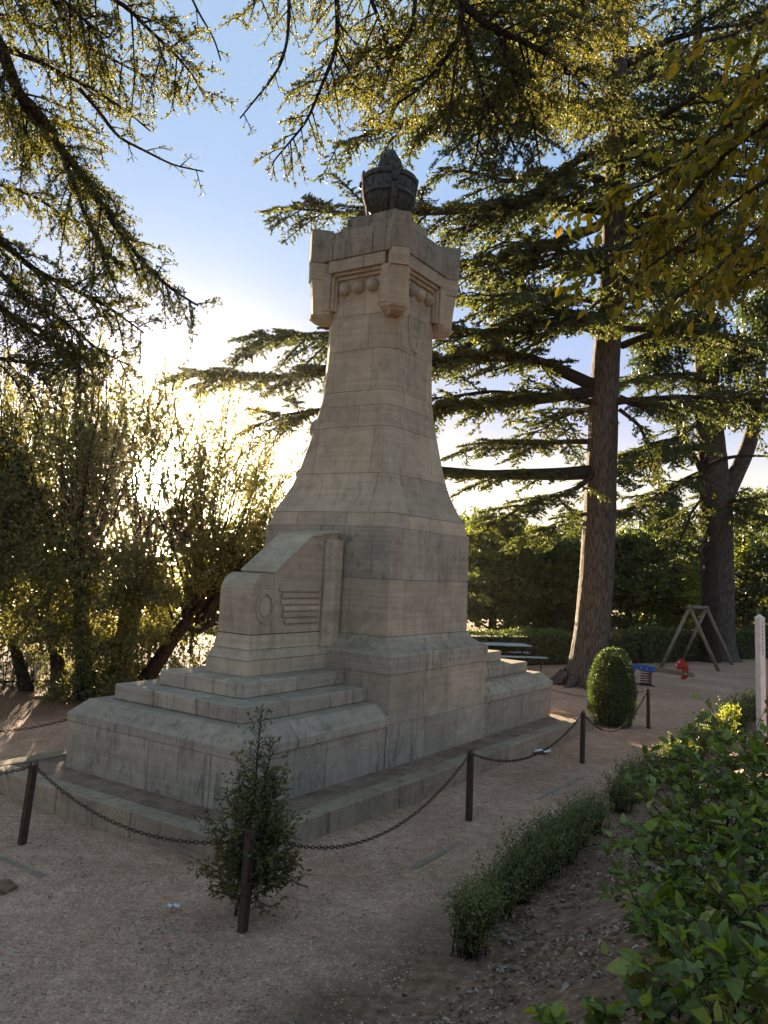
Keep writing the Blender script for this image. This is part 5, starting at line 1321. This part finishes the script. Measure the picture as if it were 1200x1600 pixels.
# railing at the far left
fe = thing('railing', (-11.0, 15.2, 0), 'dark iron railing with thin upright bars at the left edge under the trees', 'railing')
p0, p1 = np.array([-11.5, 14.75, 0]), np.array([-4.4, 18.0, 0]); 
for z in (0.12, 0.98):
    b = Buf(); tubes(b, np.array([p0 + [0, 0, z], (p0 + p1) / 2 + [0, 0, z], p1 + [0, 0, z]]), np.full(3, 0.022), 6); b.build('rail', RUST, fe)
nb_ = 62; proto = None
for i in range(nb_):
    c = p0 + (p1 - p0) * (i + 0.5) / nb_
    if proto is None:
        b = Buf(); tubes(b, np.array([[0, 0, 0.0], [0, 0, 0.5], [0, 0, 1.05]]), np.full(3, 0.011), 5); proto = b.build('bar', RUST, fe); me_ = proto.data; o = proto
    else: o = bpy.data.objects.new('bar', me_); col.objects.link(o); o.parent = fe
    o.matrix_parent_inverse = Matrix.Identity(4); o.location = tuple(c - np.array(fe.location))

#@@SHRUBS
# ------------------------------------------------------------------ clipped egg-shaped topiary
tp = onp = np.array([4.62, 16.0, 0.0])
TO = thing('topiary_bush', tuple(tp), 'clipped egg-shaped green bush beside the chain post right of the base', 'bush')
rng = np.random.default_rng(81); n_ = 22000
zt_ = rng.random(n_); az = rng.random(n_) * 6.28
rp = 0.43 * np.sqrt(np.clip(1 - ((zt_ - 0.38) / np.where(zt_ < 0.38, 0.62, 0.63)) ** 2, 0, 1)) ** 0.85
rp *= (1 - 0.12 * rng.random(n_) ** 2) * (1 + 0.035 * np.sin(az * 5 + zt_ * 9) + 0.03 * np.sin(az * 11 - zt_ * 13))
rp = rp * (1 + 0.05 * np.sin(az * 3 + 1) * np.sin(zt_ * 7) + 0.06 * (rng.random(n_) < 0.03))
Q = tp + np.stack([rp * np.cos(az), rp * np.sin(az), 0.04 + zt_ * 1.44], 1) + rng.normal(0, 0.012, (n_, 3))
f = Buf(); leaves(f, rng, Q, unit((Q - tp - [0, 0, 0.6]) * np.array([1, 1, 0.6]) + rng.normal(0, 0.45, Q.shape) + np.array([0, 0, 0.4])), 0.036, 0.55, 0, up=0.2)
f.build('foliage', L_TOPI, TO)
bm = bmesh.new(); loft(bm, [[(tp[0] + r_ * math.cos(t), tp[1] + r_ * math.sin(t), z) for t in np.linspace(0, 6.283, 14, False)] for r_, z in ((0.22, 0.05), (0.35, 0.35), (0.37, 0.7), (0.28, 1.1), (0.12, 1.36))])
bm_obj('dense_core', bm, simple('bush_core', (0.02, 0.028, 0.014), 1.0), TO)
f = Buf(); tubes(f, np.array([tp + [0, 0, -0.05], tp + [0.01, 0, 0.1], tp + [0, 0, 0.3]]), np.full(3, 0.04), 7); f.build('stem', TWIG, TO)

# ------------------------------------------------------------------ thin conifer sapling round the near post
rng = np.random.default_rng(91)
SP = mon(-4.02, -1.28); SA = thing('sapling', tuple(SP), 'straggly young evergreen sapling growing round the near post', 'sapling')
w, f = Buf(), Buf()
for k, (dx, dy, h) in enumerate(((0, 0, 1.72), (0.05, 0.03, 1.45), (-0.06, 0.04, 1.15), (0.02, -0.05, 1.2))):
    s = np.linspace(0, 1, 10)[:, None]
    P = SP + np.array([dx, dy, -0.05]) + np.array([0.05 - dx * 0.4 + 0.05 * k, 0.05, h]) * s + rng.normal(0, 0.012, (10, 3))
    tubes(w, P, 0.014 * (1 - 0.75 * s[:, 0]), 6)
    X, T, t, L = limb_samples(rng, P, 0.014, 0.10, 0.97)
    az = rng.random(len(X)) * 6.28; up_ = rng.uniform(0.55, 1.1, len(X))
    D = unit(np.stack([np.cos(az), np.sin(az), up_], 1)); L1 = (0.47 * np.clip(1 - t, 0, 1) ** 0.75 * (1 - 0.6 * smooth((t - 0.45) / 0.3)) + 0.05) * rng.uniform(0.5, 1.1, len(X)) * (h / 1.5)
    g1 = rng.uniform(-0.1, 0.35, len(X))
    tubes(w, branches(X, D, L1, g1, 4), np.linspace(1, 0.4, 4)[None] * np.full(len(X), 0.0038)[:, None], 3)
    o2, d2, L2, g2 = spawn(rng, X, D, L1, g1, 0.04, 0.25, 1, (38, 15), lambda tt, LL: 0.09 + 0.05 * tt, 2.0, 0, gch=0.05)
    tubes(w, branches(o2, d2, L2, g2, 3), np.linspace(1, 0.4, 3)[None] * np.full(len(o2), 0.0018)[:, None], 3)
    A, B = points_on(rng, o2, d2, L2, g2, 0.011, 0.1, 1.05, 0.006)
    kp = rng.random(len(A)) < 0.95 * np.clip(1.6 - (A[:, 2] / 1.15), 0.28, 1)
    leaves(f, rng, A[kp], unit(B[kp] + rng.normal(0, 0.55, (kp.sum(), 3))), 0.042, 0.46, 0, up=0.3)
w.build('stems', TWIG, SA); f.build('foliage', L_SAP, SA)

# ------------------------------------------------------------------ little border hedge plants along the bank foot
rng = np.random.default_rng(95)
def tuft_plant(c, h, r, label, seed, n_stem=60, leaf=0.024, dens=1.0, mat=None):
    rng = np.random.default_rng(seed); t = thing('border_shrub', tuple(c), label, 'shrub', 'little shrubs edging the earth bank'); w, f = Buf(), Buf()
    O = c + np.stack([rng.normal(0, r * 0.25, n_stem), rng.normal(0, r * 0.25, n_stem), np.full(n_stem, -0.02)], 1)
    az = rng.random(n_stem) * 6.28; le = rng.uniform(0, 1.0, n_stem) * r / h * 1.1
    D = unit(np.stack([np.cos(az) * le, np.sin(az) * le, np.ones(n_stem)], 1)); L = h * rng.uniform(0.6, 1.08, n_stem); g_ = rng.uniform(0, 0.1, n_stem)
    tubes(w, branches(O, D, L, g_, 4), np.linspace(1, 0.4, 4)[None] * np.full(n_stem, 0.0045)[:, None], 3)
    o2, d2, L2, g2 = spawn(rng, O, D, L, g_, 0.05 / dens, 0.15, 1, (38, 12), lambda tt, LL: 0.12 + 0.04 * tt, 3.0, -0.1, gch=0.0)
    A, B = points_on(rng, o2, d2, L2, g2, 0.015 / dens, 0, 1.05, 0.008)
    leaves(f, rng, A, unit(B + rng.normal(0, 0.75, A.shape) + np.array([0, 0, 0.2])), leaf * 1.15, 0.52, 0, up=0.3)
    w.build('stems', TWIG, t); f.build('foliage', mat or L_BORDER, t)
specs = [(-3.42, -2.98, 0.50, 0.19, 'first little border shrub at the near end of the row, nearest the viewer', 80), (-3.02, -2.92, 0.36, 0.15, 'second shrub of the border row, low and thin', 45),
         (-2.66, -2.88, 0.42, 0.17, 'third shrub of the border row, sparse with brown twigs', 50), (-2.28, -2.86, 0.46, 0.20, 'fourth shrub of the border row, fuller and greener', 75),
         (-1.88, -2.82, 0.52, 0.22, 'fifth shrub of the border row, dense dark green', 90), (-1.44, -2.80, 0.50, 0.22, 'sixth shrub of the border row, before the gap', 85),
         (-1.0, -2.78, 0.48, 0.20, 'seventh shrub of the border row, dark and bushy', 80), (-0.5, -2.74, 0.46, 0.20, 'eighth shrub of the border row, beside the leafy bush tips', 75), (0.05, -2.72, 0.40, 0.18, 'ninth shrub of the border row, small', 60),
         (1.1, -2.70, 0.42, 0.22, 'tenth shrub of the border row, just past a bare gap', 75), (1.8, -2.66, 0.50, 0.26, 'eleventh shrub of the border row, rounder', 95), (2.7, -2.66, 0.46, 0.26, 'twelfth shrub of the border row', 95),
         (3.8, -2.70, 0.48, 0.28, 'thirteenth shrub of the border row, above the glossy bush', 100), (5.0, -2.72, 0.50, 0.30, 'fourteenth shrub of the border row, far along the bank', 100), (6.6, -2.75, 0.52, 0.32, 'fifteenth shrub of the border row, next to the yellow one', 110),
         (8.4, -2.75, 0.6, 0.34, 'sixteenth shrub of the border row, before the white pole', 120), (10.2, -2.8, 0.6, 0.36, 'last far shrub of the border row beside the white pole', 120)]
for i, (a, b_, h, r, lab, ns) in enumerate(specs):
    c = mon(a, b_); c[2] = bank_h(c[0], c[1]); far = a > 3
    tuft_plant(c, h, r, lab, 700 + i, ns, 0.024 if not far else 0.038, 1.0 if not far else 0.75)
c = mon(7.3, -2.85); c[2] = bank_h(c[0], c[1]) + 0.15; tuft_plant(c, 0.45, 0.16, 'small yellow sunlit shrub in the far part of the border row', 790, 40, 0.04, 0.8, L_LIT)

# ------------------------------------------------------------------ glossy broad-leaved bushes in the lower right corner
def broad_bush(label, clumps, seed, leaf):
    rng = np.random.default_rng(seed); cs = [at(px, py, d) for px, py, d, r, n in clumps]
    g0 = np.mean(cs, 0); g0[2] = bank_h(g0[0], g0[1]); t = thing('glossy_bush', tuple(g0), label, 'bush', 'glossy bushes on the bank'); w, f = Buf(), Buf()
    for (px, py, d, r, n), c in zip(clumps, cs):
        foot = c * 0.45 + g0 * 0.55; foot[2] = bank_h(foot[0], foot[1]) - 0.03
        tubes(w, smooth_path(np.array([foot, (foot + c) / 2 + rng.normal(0, 0.05, 3), c]), 9), np.linspace(0.011, 0.004, 9), 5)
        m_ = max(6, n // 9); az = rng.random(m_) * 6.28
        O = c + rng.normal(0, r * 0.25, (m_, 3)) - np.array([0, 0, r * 0.5]); D = unit(np.stack([np.cos(az), np.sin(az), rng.uniform(0.0, 1.5, m_)], 1)); L = r * rng.uniform(0.8, 1.5, m_); g_ = rng.uniform(0, 0.3, m_)
        PBb = branches(O, D, L, g_, 5); tubes(w, PBb, np.linspace(1, 0.4, 5)[None] * np.full(m_, 0.0035)[:, None], 4)
        k = 11; tt = np.sort(rng.uniform(0.25, 1.03, (m_, k)), 1); Pn = O[:, None] + D[:, None] * (L[:, None] * tt)[..., None]; Pn[..., 2] -= (g_ * L)[:, None] * tt ** 2
        sid = unit(np.cross(D, [0, 0, 1.0])); ph = rng.random((m_, k)) * 6.28; up2 = np.cross(sid, D)
        out = sid[:, None] * np.cos(ph)[..., None] + up2[:, None] * np.sin(ph)[..., None] * 0.6 + D[:, None] * rng.uniform(0.3, 0.9, (m_, k))[..., None] + np.array([0, 0, 0.05])
        leaves(f, rng, Pn.reshape(-1, 3), unit(out.reshape(-1, 3)), leaf, 0.62, 1, up=1.0, fold=0.3, curl=0.18)
    w.build('stems', TWIG, t); f.build('foliage', L_BUSH, t)
broad_bush('glossy leafy bush at the right edge reaching up to the white pole', [(1165, 1150, 5.7, 0.34, 260), (1115, 1195, 5.2, 0.34, 260), (1185, 1215, 4.9, 0.42, 300), (1078, 1240, 4.9, 0.28, 200), (1135, 1270, 4.5, 0.40, 300), (1190, 1290, 4.4, 0.4, 300), (1075, 1300, 4.6, 0.28, 200), (1215, 1160, 5.2, 0.4, 240)], 811, 0.072)
broad_bush('glossy leafy bush in the middle of the bank, leaves reaching over the border row', [(1015, 1330, 4.5, 0.24, 140), (1065, 1365, 4.2, 0.30, 210), (1190, 1350, 4.0, 0.38, 260), (1125, 1400, 3.8, 0.36, 260), (1030, 1440, 3.6, 0.17, 80), (1190, 1440, 3.4, 0.36, 220), (1090, 1460, 3.4, 0.26, 140)], 812, 0.072)
broad_bush('big-leaved glossy bush in the near bottom right corner', [(1110, 1520, 2.9, 0.26, 120), (1190, 1540, 2.6, 0.30, 160), (1060, 1580, 2.7, 0.20, 80), (965, 1600, 2.9, 0.13, 45), (1150, 1630, 2.3, 0.28, 130), (1000, 1530, 3.0, 0.10, 30), (1215, 1470, 2.8, 0.28, 120), (900, 1625, 2.9, 0.10, 30)], 813, 0.080)

# ------------------------------------------------------------------ golden broadleaf branches hanging in at the upper right
rng = np.random.default_rng(821)
gb = np.array([4.6, 1.6, 1.0]); GB = thing('beech_tree', tuple(gb), 'broad-leaved tree at the right whose golden green leaves hang over the upper right corner', 'tree')
s = np.linspace(0, 1, 8)[:, None]; TG = gb + np.array([-0.3, 0.5, 7.5]) * s; TG[0, 2] -= 0.4
trunk_obj(GB, TG, 0.24 * (1 - 0.7 * s[:, 0]), BARK2, 822)
w, f = Buf(), Buf()
for q_, dd, r, side in [([(1330, 60), (1260, 110), (1200, 150), (1140, 195), (1080, 240), (1010, 285), (950, 310), (890, 330)], (4.2, 5.2), 0.022, 0.42),
                        ([(1330, 130), (1260, 160), (1200, 190), (1150, 225), (1110, 262), (1080, 310), (1040, 350), (980, 380), (900, 440)], (4.2, 5.2), 0.02, 0.42),
                        ([(1330, 230), (1260, 260), (1200, 280), (1140, 320), (1080, 370), (1010, 420)], (4.2, 4.9), 0.016, 0.40),
                        ([(1330, 330), (1260, 350), (1200, 370), (1140, 400), (1090, 440), (1040, 480)], (4.3, 4.8), 0.014, 0.34),
                        ([(1330, -60), (1270, -10), (1200, 30), (1130, 60), (1070, 70)], (4.0, 4.6), 0.016, 0.34),
                        ([(1330, 20), (1270, 60), (1210, 100), (1150, 150), (1100, 220)], (4.3, 4.8), 0.014, 0.40),
                        ([(1330, 420), (1270, 420), (1210, 410), (1170, 430), (1130, 460)], (4.3, 4.6), 0.012, 0.26),
                        ([(1080, 240), (1050, 300), (1020, 360), (990, 440), (960, 490)], (4.8, 5.1), 0.009, 0.26),
                        ([(1330, 280), (1270, 290), (1210, 330), (1170, 370), (1120, 420)], (4.0, 4.4), 0.012, 0.36)]:
    P = smooth_path(path(q_, dd)); c = np.array([np.interp(P[0, 2] - 0.6, TG[:, 2], TG[:, i]) for i in range(3)])
    if q_[0][0] > 1300: tubes(w, smooth_path(np.array([c, (c + P[0]) / 2 + [0, 0, 0.2], P[0]]), 8), np.linspace(r * 1.6, r, 8), 6)
    tubes(w, P, np.linspace(r, 0.004, len(P)), 6)
    X, T, t, L = limb_samples(rng, P, 0.042, 0.0); m_ = len(X)
    D = unit(unit(np.cross(T, [0, 0, 1.0])) * rng.choice([-1, 1], m_)[:, None] * rng.uniform(0.4, 1, m_)[:, None] + T * 0.7 + np.stack([np.zeros(m_), np.zeros(m_), rng.normal(-0.35, 0.5, m_)], 1))
    L1 = side * rng.uniform(0.35, 1.15, m_) * (1.1 - 0.6 * t); g_ = rng.uniform(0.2, 0.7, m_)
    tubes(w, branches(X, D, L1, g_, 5), np.linspace(1, 0.4, 5)[None] * np.full(m_, 0.0035)[:, None], 3)
    A, B = points_on(rng, X, D, L1, g_, 0.024, 0.15, 1.02, 0.016)
    leaves(f, rng, A, unit(B * 0.5 + rng.normal(0, 0.5, A.shape) + np.array([0, 0, -0.75])), 0.084, 0.50, 1, up=0.1, fold=0.25, curl=0.2)
w.build('branches', TWIG, GB); f.build('crown', L_GOLD, GB)

# ------------------------------------------------------------------ leaf litter and loose gravel
rng = np.random.default_rng(901)
def litter(n, a0, a1, s0, s1, size, mat, name, label, zf, det=1, asp=0.5):
    a = rng.uniform(a0, a1, n); s_ = rng.uniform(0, 1, n) ** 0.8 * (s1 - s0) + s0
    P = ORG + a[:, None] * UA + (-2.78 - s_)[:, None] * VA
    keep = (np.sin(P[:, 0] * 3.1 + P[:, 1] * 1.7) + np.sin(P[:, 1] * 4.3 - P[:, 0] * 2.2) + rng.normal(0, 0.9, n)) > -0.4
    P = P[keep]; P[:, 2] = bank_z(P[:, 0], P[:, 1]) + rng.uniform(0.006, 0.03, len(P)); m_ = len(P)
    az = rng.random(m_) * 6.28; D = np.stack([np.cos(az), np.sin(az), rng.normal(0, 0.22, m_)], 1); f = Buf()
    leaves(f, rng, P, D, size, asp, det, up=2.0, fold=0.6, curl=0.25)
    tag(f.build(name, mat), label, kind='stuff')
litter(17000, -9.5, 0.5, 0.05, 3.6, 0.052, L_DEAD, 'fallen_leaves', 'dry brown and pale leaves scattered over the earth bank', bank_h)
litter(26000, -9.5, 4.0, 0.0, 3.8, 0.034, L_DEAD, 'leaf_crumbs', 'small broken bits of dead leaf covering the earth bank', bank_h, det=0)
def pebbles(n, gen, size, name, label, zb):
    P = gen(n); m_ = len(P); f = Buf(); s_ = size * rng.uniform(0.4, 1.5, m_) ** 1.5
    V0 = np.array([[1, 0, 0], [-0.4, 0.8, 0], [-0.5, -0.8, 0], [0.05, 0, 0.75], [0.4, -0.3, 0.55]]); F0 = np.array([[0, 1, 3], [1, 2, 3], [2, 4, 3], [0, 3, 4], [2, 0, 4]])
    az = rng.random(m_) * 6.28; c_, s2 = np.cos(az), np.sin(az); jit = rng.uniform(0.6, 1.3, (m_, 5, 3))
    V = V0[None] * jit * s_[:, None, None]; R_ = np.stack([V[..., 0] * c_[:, None] - V[..., 1] * s2[:, None], V[..., 0] * s2[:, None] + V[..., 1] * c_[:, None], V[..., 2] * 0.8], -1) + P[:, None]
    f.add(R_.reshape(-1, 3), ((np.arange(m_) * 5)[:, None, None] + F0).reshape(-1, 3)); tag(f.build(name, PEB), label, kind='stuff')
def gen_g(n):
    r = 4.2 + 14 * rng.random(n * 2) ** 1.6; th_ = rng.uniform(-0.52, 0.5, n * 2); X, Y = r * np.sin(th_), r * np.cos(th_)
    a = (X - ORG[0]) * UA[0] + (Y - ORG[1]) * UA[1]; b_ = (X - ORG[0]) * VA[0] + (Y - ORG[1]) * VA[1]
    ok = (b_ > -2.9) & ~((a > -3.42) & (a < 6.36) & (b_ > -0.64) & (b_ < 3.5)) & (b_ < 6.5)
    X, Y = X[ok][:n], Y[ok][:n]; return np.stack([X, Y, ground_h(X, Y) - 0.001], 1)
pebbles(30000, gen_g, 0.0085, 'loose_gravel', 'loose pale and brown gravel strewn over the ground', 0)
def gen_p(n):
    a = rng.uniform(-3.1, 6.0, n * 3); b_ = rng.uniform(-0.36, 3.2, n * 3); ok = ~((a > AL - 0.02) & (a < AR + 0.02) & (b_ > -0.02))
    ok &= rng.random(n * 3) < np.where((a > -2.6) & (a < -1.0) & (b_ < 0), 0.9, 0.18)
    P = ORG + a[ok][:n, None] * UA + b_[ok][:n, None] * VA; P[:, 2] = 0.236; return P
pebbles(2600, gen_p, 0.008, 'loose_grit', 'grit and crumbs on the trodden earth platform', 0)
f = Buf(); n = 2600
X, Y = rng.uniform(-5, 6, n), rng.uniform(4.5, 20, n); b_ = (X - ORG[0]) * VA[0] + (Y - ORG[1]) * VA[1]; a = (X - ORG[0]) * UA[0] + (Y - ORG[1]) * UA[1]
ok = (b_ > -2.7) & ~((a > -3.42) & (a < 6.36) & (b_ > -0.64) & (b_ < 3.5)); X, Y = X[ok], Y[ok]; az = rng.random(len(X)) * 6.28
leaves(f, rng, np.stack([X, Y, ground_h(X, Y) + 0.014], 1), np.stack([np.cos(az), np.sin(az), 0 * az], 1), 0.03, 0.5, 1, up=3, fold=0.5, curl=0.2)
tag(f.build('scattered_leaves', L_DEAD), 'small dead leaves scattered thinly over the gravel', kind='stuff')
clod = np.array(at(3, 1387, 1)); 
cp = CAM + (clod - CAM) * ((0 - CAMZ) / (clod[2] - CAMZ)); bm = bmesh.new(); bmesh.ops.create_icosphere(bm, subdivisions=2, radius=0.11)
for v in bm.verts: v.co = Vector((v.co.x * (1 + 0.2 * math.sin(v.co.y * 40)), v.co.y * (1 + 0.2 * math.sin(v.co.x * 50)), v.co.z * 0.45 + 0.01 * math.sin(v.co.x * 70)))
cl = bm_obj('clod', bm, SOIL); cl.location = cp; tag(cl, 'dark clod of earth on the gravel at the left edge', 'clod')
#@@HAZE

bm = bmesh.new(); box(bm, (-3400, -230, -75), (3400, 4700, 29))  # haze volume added to imitate the lens glare around the sun
hz = bpy.data.materials.new('glare_haze'); hz.use_nodes = True; hn = hz.node_tree; hn.nodes.clear()
ho = hn.nodes.new('ShaderNodeOutputMaterial'); hv = hn.nodes.new('ShaderNodeVolumePrincipled')
hv.inputs['Color'].default_value = (1.0, 0.93, 0.80, 1); hv.inputs['Density'].default_value = 0.00028; hv.inputs['Anisotropy'].default_value = 0.965
hn.links.new(hv.outputs[0], ho.inputs['Volume'])
hb = bm_obj('haze', bm, hz); tag(hb, 'warm haze added for the glare around the low sun', kind='stuff')
